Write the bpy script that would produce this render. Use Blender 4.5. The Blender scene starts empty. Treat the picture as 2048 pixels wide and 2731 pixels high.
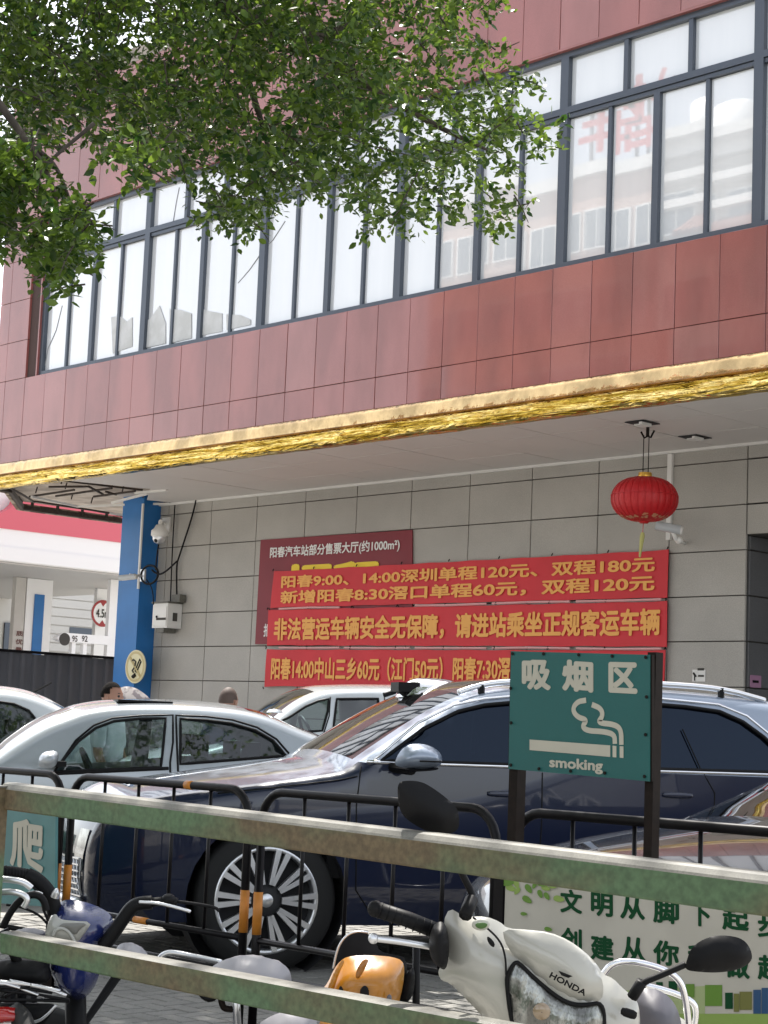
import bpy, bmesh, math, random
import numpy as np
from mathutils import Vector, Matrix
from mathutils.geometry import delaunay_2d_cdt

random.seed(7); rng = np.random.default_rng(7)
SC = bpy.context.scene
COL = SC.collection
# ------------------------------------------------------------------ camera
FPX, CX, CY, EYE = 4800.0, 1024.0, 1365.5, 1.30
PITCH, YAW, ROLL = math.radians(6.991), math.radians(43.591), math.radians(2.348)
FW = Vector((-math.cos(YAW)*math.cos(PITCH), math.sin(YAW)*math.cos(PITCH), math.sin(PITCH)))
RT = FW.cross(Vector((0, 0, 1))).normalized()
UP = RT.cross(FW)
cr, sr = math.cos(ROLL), math.sin(ROLL)
cxv = RT*cr + UP*sr
cyv = UP*cr - RT*sr
cam_d = bpy.data.cameras.new('camera'); cam = bpy.data.objects.new('camera', cam_d); COL.objects.link(cam)
cam.matrix_world = Matrix(((cxv.x, cyv.x, -FW.x, 0), (cxv.y, cyv.y, -FW.y, 0), (cxv.z, cyv.z, -FW.z, EYE), (0, 0, 0, 1)))
cam_d.sensor_fit = 'VERTICAL'; cam_d.sensor_height = 24.0
cam_d.lens = 24.0*FPX/2731.0
cam_d.clip_start = 0.05; cam_d.clip_end = 3000
SC.camera = cam
# ------------------------------------------------------------------ light
SUN = Vector((-0.40, 0.24, 0.88)).normalized()
w = bpy.data.worlds.new('World'); SC.world = w; w.use_nodes = True
nt = w.node_tree; bg = nt.nodes['Background']
sky = nt.nodes.new('ShaderNodeTexSky'); sky.sky_type = 'NISHITA'; sky.sun_disc = False
sky.sun_elevation = math.asin(SUN.z); sky.sun_rotation = math.atan2(SUN.x, SUN.y)
sky.air_density = 1.0; sky.dust_density = 1.5; sky.ozone_density = 1.0
hs = nt.nodes.new('ShaderNodeHueSaturation'); hs.inputs['Saturation'].default_value = .3
nt.links.new(sky.outputs[0], hs.inputs['Color']); nt.links.new(hs.outputs[0], bg.inputs['Color']); bg.inputs['Strength'].default_value = 0.15
sd = bpy.data.lights.new('sun', 'SUN'); sd.energy = 4.2; sd.angle = math.radians(0.5); sd.color = (1, .95, .88)
so = bpy.data.objects.new('sun', sd); COL.objects.link(so)
so.rotation_euler = SUN.to_track_quat('Z', 'Y').to_euler()
SC.view_settings.view_transform = 'Standard'; SC.view_settings.look = 'None'
SC.view_settings.exposure = 1.3; SC.view_settings.gamma = 1.0; SC.view_settings.use_curve_mapping = False
try:
    SC.cycles.max_bounces = 8; SC.cycles.transparent_max_bounces = 12; SC.cycles.use_denoising = True
except Exception: pass

# ------------------------------------------------------------------ measuring: a photo pixel to a point in the place
def ray(px, py):
    x = px-CX; y = py-CY
    u = x*cr + y*sr; d = -x*sr + y*cr
    return (FW*FPX + RT*u - UP*d).normalized()
CAMP = Vector((0, 0, EYE))
def onY(px, py, Y): r = ray(px, py); return CAMP + r*(Y/r.y)
def onX(px, py, X): r = ray(px, py); return CAMP + r*(X/r.x)
def onZ(px, py, Z): r = ray(px, py); return CAMP + r*((Z-EYE)/r.z)
def atD(px, py, D): r = ray(px, py); return CAMP + r*(D/r.dot(FW))

# ------------------------------------------------------------------ materials
def M(name, base, rough=.6, metal=0.0, var=0.0, vscale=4.0, bump=0.0, bscale=30.0, coat=0.0, spec=.5,
      col2=None, lo=.4, hi=.6, stretch=None, trans=0.0, alpha=1.0, sub=0.0, emit=None, es=0, rvar=0.0, fine=0.0, fscale=250):
    m = bpy.data.materials.new(name); m.use_nodes = True
    n = m.node_tree.nodes; L = m.node_tree.links; b = n['Principled BSDF']
    b.inputs['Base Color'].default_value = (*base, 1)
    b.inputs['Roughness'].default_value = rough; b.inputs['Metallic'].default_value = metal
    b.inputs['Coat Weight'].default_value = coat; b.inputs['Coat Roughness'].default_value = .03
    b.inputs['Specular IOR Level'].default_value = spec
    b.inputs['Transmission Weight'].default_value = trans; b.inputs['Alpha'].default_value = alpha
    tc = n.new('ShaderNodeTexCoord'); mp = n.new('ShaderNodeMapping')
    if stretch: mp.inputs['Scale'].default_value = stretch
    ge = n.new('ShaderNodeNewGeometry'); POS = ge.outputs['Position']
    L.new(POS, mp.inputs[0])
    cur = None
    if var > 0 or col2:
        nz = n.new('ShaderNodeTexNoise'); nz.inputs['Scale'].default_value = vscale; nz.inputs['Detail'].default_value = 5
        L.new(mp.outputs[0], nz.inputs[0])
        rp = n.new('ShaderNodeValToRGB'); rp.color_ramp.elements[0].position = lo; rp.color_ramp.elements[1].position = hi
        c2 = col2 or tuple(c*(1-var) for c in base)
        rp.color_ramp.elements[0].color = (*c2, 1); rp.color_ramp.elements[1].color = (*base, 1)
        L.new(nz.outputs[0], rp.inputs[0]); cur = rp.outputs[0]
        if rvar:
            mr = n.new('ShaderNodeMapRange'); mr.inputs[1].default_value = .35; mr.inputs[2].default_value = .65
            mr.inputs[3].default_value = min(1, rough+rvar); mr.inputs[4].default_value = rough
            L.new(nz.outputs[0], mr.inputs[0]); L.new(mr.outputs[0], b.inputs['Roughness'])
    if fine > 0:
        nf = n.new('ShaderNodeTexNoise'); nf.inputs['Scale'].default_value = fscale; nf.inputs['Detail'].default_value = 2
        L.new(POS, nf.inputs[0])
        mx = n.new('ShaderNodeMix'); mx.data_type = 'RGBA'; mx.blend_type = 'MULTIPLY'; mx.inputs[0].default_value = 1
        rr = n.new('ShaderNodeMapRange'); rr.inputs[1].default_value = .3; rr.inputs[2].default_value = .7
        rr.inputs[3].default_value = 1-fine; rr.inputs[4].default_value = 1+fine
        L.new(nf.outputs[0], rr.inputs[0]); L.new(rr.outputs[0], mx.inputs[7])
        if cur: L.new(cur, mx.inputs[6])
        else: mx.inputs[6].default_value = (*base, 1)
        cur = mx.outputs[2]
    if cur: L.new(cur, b.inputs['Base Color'])
    if bump > 0:
        nb = n.new('ShaderNodeTexNoise'); nb.inputs['Scale'].default_value = bscale; nb.inputs['Detail'].default_value = 3
        L.new(mp.outputs[0], nb.inputs[0]); bp = n.new('ShaderNodeBump'); bp.inputs['Strength'].default_value = bump
        bp.inputs['Distance'].default_value = .02
        L.new(nb.outputs[0], bp.inputs['Height']); L.new(bp.outputs[0], b.inputs['Normal'])
    if sub: b.inputs['Subsurface Weight'].default_value = sub
    if emit:
        b.inputs['Emission Color'].default_value = (*emit, 1); b.inputs['Emission Strength'].default_value = es
    return m

def glass(name, tint, refl=.12, rough=.02, opac=.0, body=(.02, .02, .02), bump=0.0, bscale=1.2, rcol=(1, 1, 1)):
    """tinted thin pane: part clear, part dark body, fresnel mirror on top"""
    m = bpy.data.materials.new(name); m.use_nodes = True
    n = m.node_tree.nodes; L = m.node_tree.links; n.clear()
    out = n.new('ShaderNodeOutputMaterial'); tr = n.new('ShaderNodeBsdfTransparent'); tr.inputs[0].default_value = (*tint, 1)
    df = n.new('ShaderNodeBsdfDiffuse'); df.inputs[0].default_value = (*body, 1)
    m1 = n.new('ShaderNodeMixShader'); m1.inputs[0].default_value = opac
    L.new(tr.outputs[0], m1.inputs[1]); L.new(df.outputs[0], m1.inputs[2])
    gl = n.new('ShaderNodeBsdfGlossy'); gl.inputs['Roughness'].default_value = rough; gl.inputs[0].default_value = (*rcol, 1)
    lw = n.new('ShaderNodeFresnel'); lw.inputs[0].default_value = 1.5
    mr = n.new('ShaderNodeMath'); mr.operation = 'ADD'; mr.use_clamp = True; mr.inputs[1].default_value = refl
    L.new(lw.outputs[0], mr.inputs[0])
    m2 = n.new('ShaderNodeMixShader'); L.new(mr.outputs[0], m2.inputs[0]); L.new(m1.outputs[0], m2.inputs[1]); L.new(gl.outputs[0], m2.inputs[2])
    if bump:
        tc = n.new('ShaderNodeTexCoord'); nb = n.new('ShaderNodeTexNoise'); nb.inputs['Scale'].default_value = bscale; nb.inputs['Detail'].default_value = 1
        L.new(tc.outputs['Object'], nb.inputs[0]); bp = n.new('ShaderNodeBump'); bp.inputs['Strength'].default_value = bump; bp.inputs['Distance'].default_value = .02
        L.new(nb.outputs[0], bp.inputs['Height']); L.new(bp.outputs[0], gl.inputs['Normal'])
    L.new(m2.outputs[0], out.inputs[0])
    return m

# ------------------------------------------------------------------ object helpers
RM = {}                                        # world matrices of things
def empty(name, label, cat, loc=(0, 0, 0), rot=None, group=None):
    o = bpy.data.objects.new(name, None); COL.objects.link(o); o.empty_display_size = .2
    mw = Matrix.Translation(Vector(loc))
    if rot is not None: mw = mw @ rot.to_4x4()
    o.matrix_world = mw; RM[o.name] = mw
    o['label'] = label; o['category'] = cat
    if group: o['group'] = group
    return o
def tag(o, label, cat, group=None):
    o['label'] = label; o['category'] = cat
    if group: o['group'] = group
    return o
def mesh(name, V, F, mat, parent=None, smooth=False, world=True, kind=None, label=None):
    """V in world coordinates (world=True) or in the parent's"""
    mt = Matrix.Identity(4); root = None
    if parent is not None:
        mt = RM[parent.name]
    if world and parent is not None:
        inv = mt.inverted(); V = [inv @ Vector(v) for v in V]
    off = Vector((0, 0, 0))
    if parent is None and len(V):
        vs = np.array([tuple(v) for v in V]); c = (vs.min(0)+vs.max(0))/2; c[2] = vs[:, 2].min()
        off = Vector([float(q) for q in c]); V = [Vector(v)-off for v in V]
    me = bpy.data.meshes.new(name); me.from_pydata([tuple(v) for v in V], [], F); me.validate()
    if isinstance(mat, (list, tuple)):
        for q in mat: me.materials.append(q)
    elif mat: me.materials.append(mat)
    if smooth:
        for p in me.polygons: p.use_smooth = True
    me.update()
    o = bpy.data.objects.new(name, me); COL.objects.link(o)
    if parent is not None:
        o.parent = parent; RM[o.name] = mt
    else:
        o.location = off; RM[o.name] = Matrix.Translation(off)
    if kind: o['kind'] = kind
    if label: o['label'] = label
    return o
class MB:
    def __init__(s): s.V = []; s.F = []
    def add(s, V, F):
        k = len(s.V); s.V += [Vector(v) for v in V]; s.F += [tuple(i+k for i in f) for f in F]; return s
    def box(s, a, b):
        x0, y0, z0 = a; x1, y1, z1 = b
        V = [(x0, y0, z0), (x1, y0, z0), (x1, y1, z0), (x0, y1, z0), (x0, y0, z1), (x1, y0, z1), (x1, y1, z1), (x0, y1, z1)]
        return s.add(V, [(0, 3, 2, 1), (4, 5, 6, 7), (0, 1, 5, 4), (1, 2, 6, 5), (2, 3, 7, 6), (3, 0, 4, 7)])
    def tube(s, P, r, n=8, closed=False, cap=True):
        P = [Vector(p) for p in P]; N = len(P)
        R = r if isinstance(r, (list, tuple)) else [r]*N
        T = []
        for i in range(N):
            a = P[(i-1) % N] if (closed or i > 0) else P[i]; b = P[(i+1) % N] if (closed or i < N-1) else P[i]
            T.append((b-a).normalized())
        u = T[0].orthogonal().normalized(); V = []
        for i in range(N):
            u = (u - T[i]*u.dot(T[i])).normalized(); v = T[i].cross(u)
            for k in range(n):
                a = 2*math.pi*k/n; V.append(P[i] + (u*math.cos(a)+v*math.sin(a))*R[i])
        F = []
        for i in range(N if closed else N-1):
            j = (i+1) % N
            for k in range(n):
                F.append((i*n+k, i*n+(k+1) % n, j*n+(k+1) % n, j*n+k))
        if cap and not closed:
            F.append(tuple(reversed(range(n)))); F.append(tuple((N-1)*n+k for k in range(n)))
        return s.add(V, F)
    def lathe(s, prof, c, axis='Z', n=32, M_=None):
        """prof (r, h); axis matrix M_ maps local z"""
        V = []; F = []
        for r, h in prof:
            for k in range(n):
                a = 2*math.pi*k/n; V.append(Vector((r*math.cos(a), r*math.sin(a), h)))
        for i in range(len(prof)-1):
            for k in range(n): F.append((i*n+k, i*n+(k+1) % n, (i+1)*n+(k+1) % n, (i+1)*n+k))
        mm = M_ if M_ is not None else Matrix.Identity(3)
        return s.add([mm @ v + Vector(c) for v in V], F)
    def ball(s, c, r, n=16, m=10, sc=(1, 1, 1)):
        prof = [(math.sin(math.pi*i/m)*r+1e-5, -math.cos(math.pi*i/m)*r) for i in range(m+1)]
        k = len(s.V); s.lathe(prof, (0, 0, 0), n=n)
        for i in range(k, len(s.V)):
            v = s.V[i]; s.V[i] = Vector((v.x*sc[0], v.y*sc[1], v.z*sc[2])) + Vector(c)
        return s
    def build(s, name, mat, parent=None, smooth=False, world=True, kind=None, label=None):
        return mesh(name, s.V, s.F, mat, parent, smooth, world, kind, label)
def bevel_box_mesh(name, w, d, h, c, mat):
    """box centred at origin, front edge (-y) chamfered: 14 faces"""
    me = bpy.data.meshes.new(name); bm = bmesh.new(); bmesh.ops.create_cube(bm, size=1)
    for v in bm.verts: v.co = Vector((v.co.x*w, v.co.y*d, v.co.z*h))
    e = [q for q in bm.edges if all(v.co.y < 0 for v in q.verts)]
    bmesh.ops.bevel(bm, geom=e, offset=c, segments=1, affect='EDGES')
    bm.to_mesh(me); bm.free(); me.materials.append(mat); return me
def inst(name, me, loc, parent, rot=(0, 0, 0), scale=None, label=None):
    """a piece sharing mesh data; loc in world, parent unrotated"""
    o = bpy.data.objects.new(name, me); COL.objects.link(o); o.parent = parent
    o.location = Vector(loc) - RM[parent.name].translation; o.rotation_euler = rot
    if scale: o.scale = scale
    if label: o['label'] = label
    return o
def poly_fill(outer, holes=(), grid=None):
    """2D triangulation -> pts, tris ; grid = spacing of inner points"""
    pts = []; edges = []; 
    def inside(p, poly):
        c = False; j = len(poly)-1
        for i in range(len(poly)):
            a = poly[i]; b = poly[j]
            if (a[1] > p[1]) != (b[1] > p[1]) and p[0] < (b[0]-a[0])*(p[1]-a[1])/(b[1]-a[1])+a[0]: c = not c
            j = i
        return c
    for pl in [outer]+list(holes):
        k = len(pts); pts += [tuple(q) for q in pl]; edges += [(k+i, k+(i+1) % len(pl)) for i in range(len(pl))]
    if grid:
        xs = [p[0] for p in outer]; ys = [p[1] for p in outer]
        x = min(xs)+grid*.5
        r = 0
        while x < max(xs):
            y = min(ys)+grid*(.5 if r % 2 else .25)
            while y < max(ys):
                q = (x, y)
                if inside(q, outer) and not any(inside(q, h) for h in holes) and edge_dist(q, [outer]+list(holes)) > grid*.3:
                    pts.append(q)
                y += grid
            x += grid; r += 1
    res = delaunay_2d_cdt([Vector(p) for p in pts], edges, [], 0, 1e-6)
    P = [(v.x, v.y) for v in res[0]]; T = []
    for f in res[2]:
        c = (sum(P[i][0] for i in f)/len(f), sum(P[i][1] for i in f)/len(f))
        if inside(c, outer) and not any(inside(c, h) for h in holes): T.append(tuple(f))
    return P, T
def edge_dist(q, polys, closed=True):
    d = 1e9
    for pl in polys:
        n = len(pl)
        for i in range(n if closed else n-1):
            a = pl[i]; b = pl[(i+1) % n]
            dx, dy = b[0]-a[0], b[1]-a[1]; L2 = dx*dx+dy*dy
            t = max(0, min(1, ((q[0]-a[0])*dx+(q[1]-a[1])*dy)/L2)) if L2 > 1e-12 else 0
            d = min(d, math.hypot(q[0]-a[0]-t*dx, q[1]-a[1]-t*dy))
    return d
def smooth_poly(P, it=2, closed=True):
    for _ in range(it):
        Q = []; n = len(P)
        rng_ = range(n) if closed else range(n-1)
        if not closed: Q.append(P[0])
        for i in rng_:
            a = P[i]; b = P[(i+1) % n]
            Q.append(tuple(a[k]*.75+b[k]*.25 for k in range(len(a)))); Q.append(tuple(a[k]*.25+b[k]*.75 for k in range(len(a))))
        if not closed: Q.append(P[-1])
        P = Q
    return P
def slab(name, pts3, thick, nrm, mat, parent=None, holes=(), **kw):
    """a flat plate: world outline pts3 (coplanar), extruded by thick along nrm"""
    nrm = Vector(nrm).normalized(); o = Vector(pts3[0]); u = (Vector(pts3[1])-o).normalized()
    u = (u-nrm*u.dot(nrm)).normalized(); v = nrm.cross(u)
    f2 = lambda p: ((Vector(p)-o).dot(u), (Vector(p)-o).dot(v))
    P, T = poly_fill([f2(p) for p in pts3], [[f2(p) for p in h] for h in holes])
    V = [o+u*a+v*b for a, b in P]; n = len(V)
    V2 = V+[q+nrm*thick for q in V]; F = [tuple(t) for t in T]+[tuple(i+n for i in reversed(t)) for t in T]
    cnt = {}
    for t in T:
        for i in range(len(t)):
            e = (t[i], t[(i+1) % len(t)]); cnt[e] = 1
    for (a, b) in list(cnt):
        if (b, a) not in cnt: F.append((b, a, a+n, b+n))
    return mesh(name, V2, F, mat, parent, **kw)
def pillow(name, outline, u, v, o, front, back, mat, parent=None, grid=None, r=None, bulge=1.0, world=True, sm=2, smooth_it=4):
    """organic body: 2D outline (smoothed) inflated towards n=u x v by front and away by back, real thickness"""
    P0 = smooth_poly(outline, sm) if sm else outline
    xs = [p[0] for p in P0]; ys = [p[1] for p in P0]; sz = min(max(xs)-min(xs), max(ys)-min(ys))
    grid = grid or sz/9; r = r or sz*.48
    P, T = poly_fill(P0, grid=grid)
    u = Vector(u); v = Vector(v); n = u.cross(v).normalized(); o = Vector(o)
    V = []; B = []; hs_ = []; rim_ = []
    for p in P:
        e_ = edge_dist(p, [P0]); d = min(e_, r)/r; rim_.append(e_ < 1e-6); hs_.append(math.sqrt(max(0, 1-(1-d)**2))*bulge)
    nb = [set() for _ in P]
    for t in T:
        for i in range(len(t)): nb[t[i]].add(t[i-1]); nb[t[i-1]].add(t[i])
    for _ in range(smooth_it):
        hs_ = [h if (rim_[i] or not nb[i]) else .4*h+.6*sum(hs_[j] for j in nb[i])/len(nb[i]) for i, h in enumerate(hs_)]
    for p, h in zip(P, hs_):
        V.append(o+u*p[0]+v*p[1]+n*h*front); B.append(o+u*p[0]+v*p[1]-n*h*back)
    k = len(V); F = list(T)+[tuple(i+k for i in reversed(t)) for t in T]
    me_o = mesh(name, V+B, F, mat, parent, True, world)
    bm = bmesh.new(); bm.from_mesh(me_o.data); bmesh.ops.remove_doubles(bm, verts=bm.verts, dist=1e-5)
    bmesh.ops.recalc_face_normals(bm, faces=bm.faces); bm.to_mesh(me_o.data); bm.free()
    return me_o
def text_mesh(body, bold=0.0, extr=.0, space=1.0):
    c = bpy.data.curves.new('lettering', 'FONT'); c.body = body; c.offset = bold; c.extrude = extr; c.space_character = space
    c.resolution_u = 3
    t = bpy.data.objects.new('lettering', c); COL.objects.link(t)
    bpy.context.view_layer.update()
    me = bpy.data.meshes.new_from_object(t.evaluated_get(bpy.context.evaluated_depsgraph_get()))
    bpy.data.objects.remove(t); bpy.data.curves.remove(c)
    V = np.array([tuple(v.co) for v in me.vertices]); F = [tuple(p.vertices) for p in me.polygons]
    bpy.data.meshes.remove(me); return V, F
def lettering(body, o, u, v, W, Hh, mat, parent, bold=.02, lift=.004, name='lettering', space=1.0, slant=0):
    """text filling the W x Hh box at o (lower left corner), u right, v up; strokes thickened by shifted copies"""
    V, F = text_mesh(body, 0, 0, space); mn = V.min(0); mx = V.max(0)
    u = Vector(u).normalized(); v = Vector(v).normalized(); n = u.cross(v)
    sx = (W)/(mx[0]-mn[0]+2*bold); sy = Hh/(mx[1]-mn[1]+2*bold)
    P = []; FF = []; offs = [(0, 0)]
    if bold > 0: offs += [(bold*math.cos(t), bold*math.sin(t)) for t in np.linspace(0, 2*math.pi, 9)[:-1]]
    for q, (dx, dy) in enumerate(offs):
        k = len(P)
        P += [Vector(o)+u*((p[0]-mn[0]+bold+dx)*sx)+v*((p[1]-mn[1]+bold+dy)*sy)+n*(lift+.00012*q) for p in V]
        FF += [tuple(i+k for i in f) for f in F]
    return mesh(name, P, FF, mat, parent, kind='stuff' if False else None)

# ------------------------------------------------------------------ material library
m_granite = M('red_granite', (.36, .115, .10), rough=.09, var=.24, vscale=1.1, lo=.40, hi=.60, stretch=(1.3, 1, .5), coat=.5, fine=.10, fscale=160, rvar=.10, spec=.6)  # streaky tone: dirt runs plus reflection patches put into the colour
m_granite2 = M('red_granite_pale', (.385, .14, .125), rough=.09, var=.22, vscale=1.1, lo=.40, hi=.60, stretch=(1.3, 1, .5), coat=.5, fine=.10, fscale=160, rvar=.10, spec=.6)
m_joint = M('dark_joint', (.075, .045, .04), rough=.9)
m_greyjoint = M('tile_joint', (.06, .056, .05), rough=.9)
m_tile = M('speckled_grey_tile', (.43, .41, .375), rough=.5, var=.17, vscale=1.2, lo=.3, hi=.7, fine=.16, fscale=90)
m_soffit = M('soffit_panel', (.66, .63, .60), rough=.55, var=.06, vscale=1.0, lo=.3, hi=.7)
m_white = M('white_paint', (.78, .77, .74), rough=.5, var=.08, vscale=4, lo=.3, hi=.7)
m_frame = M('grey_aluminium', (.085, .10, .125), rough=.35, metal=.4)
m_concrete = M('raw_concrete', (.42, .37, .32), rough=.9, var=.35, vscale=3, lo=.35, hi=.65, bump=.4, bscale=12)
m_rust = M('rusty_steel', (.055, .04, .032), rough=.7, var=.4, vscale=20)
m_blue = M('blue_paint', (.018, .165, .46), rough=.38, var=.14, vscale=2.5, lo=.3, hi=.7)
m_bluel = M('pale_blue_panel', (.2, .42, .75), rough=.4)
m_black = M('black_metal', (.006, .005, .006), spec=.2, rough=.38, var=.3, vscale=30)
m_brown = M('dark_brown_metal', (.014, .009, .007), spec=.15, rough=.6, var=.3, vscale=30)
m_orange = M('orange_band', (.55, .20, .02), rough=.5, var=.15, vscale=20)
m_greenrail = M('green_rail_paint', (.070, .125, .060), rough=.5, col2=(.115, .085, .045), vscale=3.0, lo=.36, hi=.56, fine=.25, fscale=70, rvar=.2, stretch=(.8, .8, 1.5))
m_railtop = M('grey_paint_rail_sheen', (.135, .13, .11), rough=.5, var=.25, vscale=25, fine=.15)  # plain grey on lids; on the railing tops it carries sky light as colour
m_red = M('banner_red', (.66, .028, .04), rough=.6, var=.12, vscale=2, lo=.3, hi=.7, bump=.15, bscale=3)
m_dred = M('poster_dark_red', (.22, .012, .025), rough=.5, var=.12, vscale=2, lo=.3, hi=.7)
m_gold_t = M('orange_yellow_print', (.86, .42, .10), rough=.6)
m_yel_t = M('yellow_print', (.85, .62, .04), rough=.6)
m_wht_t = M('white_print', (.8, .78, .76), rough=.6)
m_pinkstrip = M('pale_rope', (.75, .42, .42), rough=.7)
m_teal = M('teal_sign', (.012, .115, .108), rough=.38, var=.12, vscale=3, lo=.3, hi=.7, fine=.06)
m_tealpale = M('faded_teal_sign', (.07, .21, .21), rough=.4, var=.15, vscale=5)
m_cream = M('cream_print', (.50, .47, .38), rough=.55, var=.06, vscale=8)
m_lantern = M('red_lantern_silk', (.48, .008, .012), rough=.5, bump=.05, bscale=50)
m_goldp = M('gold_trim', (.75, .42, .08), rough=.3, metal=.8)
m_goldpr = M('gold_paper_print', (.52, .22, .12), rough=.6)
m_chrome = M('chrome', (.8, .8, .82), rough=.08, metal=1.0)
m_silverm = M('brushed_alloy', (.72, .73, .75), rough=.3, metal=.85)
m_tyre = M('tyre_rubber', (.006, .006, .006), rough=.75)
m_plast = M('black_plastic', (.008, .008, .009), rough=.5, spec=.15, var=.2, vscale=20)
m_greyseat = M('grey_vinyl', (.10, .095, .11), rough=.45, var=.15, vscale=6)
m_paintwhite = M('white_car_paint', (.50, .53, .55), rough=.28, coat=1.0)
m_paintsilver = M('silver_car_paint', (.36, .395, .425), rough=.25, metal=.25, coat=1.0)
m_paintblue = M('dark_blue_car_paint', (.004, .009, .032), rough=.3, metal=.0, coat=1.0, spec=.3)
m_paintblack = M('black_car_paint', (.010, .011, .014), rough=.2, metal=.1, coat=1.0)
m_paintgrey = M('light_two_tone_paint', (.27, .32, .40), rough=.3, metal=.3, coat=1.0)
m_dark = M('dark_interior', (.02, .02, .022), rough=.8)
m_seatc = M('car_seat_fabric', (.06, .06, .065), rough=.8)
m_glass_dark = glass('privacy_glass', (.03, .035, .05), refl=0.0, opac=.85, body=(.003, .004, .008), bump=.02, rcol=(.55, .72, 1.0))
m_glass_clear = glass('car_window_glass', (.50, .60, .60), refl=.04, bump=.05)
m_glass_ws = glass('windscreen_glass', (.30, .33, .33), refl=.16, opac=.3, body=(.01, .01, .01), bump=.05)

# ================================================================== GROUND, ROAD
def flat(name, x0, x1, y0, y1, z, mat, kind='structure'):
    o = mesh(name, [(x0, y0, z), (x1, y0, z), (x1, y1, z), (x0, y1, z)], [(0, 1, 2, 3)], mat); o['kind'] = kind; return o
m_ground = M('paved_ground', (.30, .285, .26), rough=.85, var=.25, vscale=.8, lo=.3, hi=.7, fine=.15, fscale=40)
m_asph = M('asphalt', (.055, .055, .056), rough=.85, var=.25, vscale=1.5, lo=.3, hi=.7, fine=.25, fscale=60)
m_paver = M('grey_paver', (.22, .215, .20), rough=.85, var=.2, vscale=5, lo=.3, hi=.7, fine=.15, fscale=120, bump=.1, bscale=80)
m_conc = M('forecourt_concrete', (.36, .35, .33), rough=.85, var=.15, vscale=.8, lo=.3, hi=.7)
flat('ground', -900, 900, -900, 900, -.012, m_ground)
flat('road', -90, 60, -16, -3.5, -.006, m_asph)
flat('forecourt', -60, -29.2, -2, 60, -.004, m_conc)
pv = flat('pavement', -10.5, -2.0, 3.0, 9.2, -.004, M('paver_joint_sand', (.06, .057, .05), rough=.95))
# herringbone pavers on the pavement: 0.2 x 0.1 blocks
def paver_me():
    me = bpy.data.meshes.new('paver'); bm = bmesh.new(); bmesh.ops.create_cube(bm, size=1)
    for v in bm.verts: v.co = Vector((v.co.x*.190, v.co.y*.090, v.co.z*.03))
    e = [q for q in bm.edges if all(v.co.z > 0 for v in q.verts)]
    bmesh.ops.bevel(bm, geom=e, offset=.004, segments=1, affect='EDGES'); bm.to_mesh(me); bm.free(); me.materials.append(m_paver); return me
pme = paver_me()
cands = []
A = .1
for i in range(-110, 10):
    for j in range(20, 100):
        k = (i - j) % 4
        if k == 0: cands.append((i*A+.1, j*A+.05, 0))
        elif k == 3: cands.append((i*A+.05, j*A+.1 - .0, 1))
inside = []
for (x, y, r) in cands:
    if not (-10.4 < x < -2.1 and 3.1 < y < 9.1): continue
    v = Vector((x, y, 0))-CAMP; dz = v.dot(FW)
    px0 = FPX*v.dot(RT)/dz; py0 = -FPX*v.dot(UP)/dz
    px_ = CX+px0*cr-py0*sr; py_ = CY+px0*sr+py0*cr
    inside.append((0 if (120 < px_ < 1120 and 2540 < py_ < 2760) else 1, abs(px_-620)+abs(py_-2680), x, y, r))
inside.sort()
for q in inside[:300]:
    inst('paver', pme, (q[2], q[3], -.015+.010+random.uniform(-.0015, .0015)), pv, (random.uniform(-.006, .006), random.uniform(-.006, .006), q[4]*math.pi/2+random.uniform(-.01, .01)))
mb = MB()
for q in inside[300:]:
    a, b = (.095, .045) if not q[4] else (.045, .095); z = .010+random.uniform(-.0015, .0015)
    x, y = q[2], q[3]
    mb.add([(x-a, y-b, -.003), (x+a, y-b, -.003), (x+a, y+b, -.003), (x-a, y+b, -.003), (x-a+.003, y-b+.003, z), (x+a-.003, y-b+.003, z), (x+a-.003, y+b-.003, z), (x-a+.003, y+b-.003, z)],
           [(4, 5, 6, 7), (0, 1, 5, 4), (1, 2, 6, 5), (2, 3, 7, 6), (3, 0, 4, 7)])
mb.build('paver', m_paver, pv, kind='stuff')

# ================================================================== STATION BUILDING
YW, YU, ZC = 18.70, 15.88, 5.10
XC = -13.06                      # right end of the tiled wall
XP = -25.30                      # where the tiled wall meets the pillar
XL = -26.35                      # left end of the upper storey
XE = -6.0
bd = empty('station_building', 'two storey bus station with red granite upper floor and grey tiled ground floor', 'building', (-16, YW, 0))
sill, trans_z, head, zg, zm = 6.90, 8.88, 9.62, 5.50, 5.92
ztop = 11.7
# solid cores
mb = MB()
mb.box((XP+.02, YW+.04, 0), (XC-.02, YW+.3, ZC+.3))
mb.build('wall', m_greyjoint, bd, label='grey tiled ground floor wall')
mb = MB()
mb.box((XL+.02, YU+.04, zg-.05), (XE, YU+.3, sill-.01)); mb.box((XL+.02, YU+.04, head+.01), (XE, YU+.3, ztop))
mb.box((XL+.02, YU+.04, sill-.01), (-25.16, YU+.3, head+.01))
mb.box((XL+.02, YU+.30, zg), (XL+.3, YU+12, ztop)); mb.box((XL+.02, YU+11.7, 0), (XE, YU+12, ztop))
mb.build('upper_wall', m_joint, bd)
MB().box((XL, YU, ztop), (XE, YU+12, ztop+.25)).build('roof', m_concrete, bd)
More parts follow.
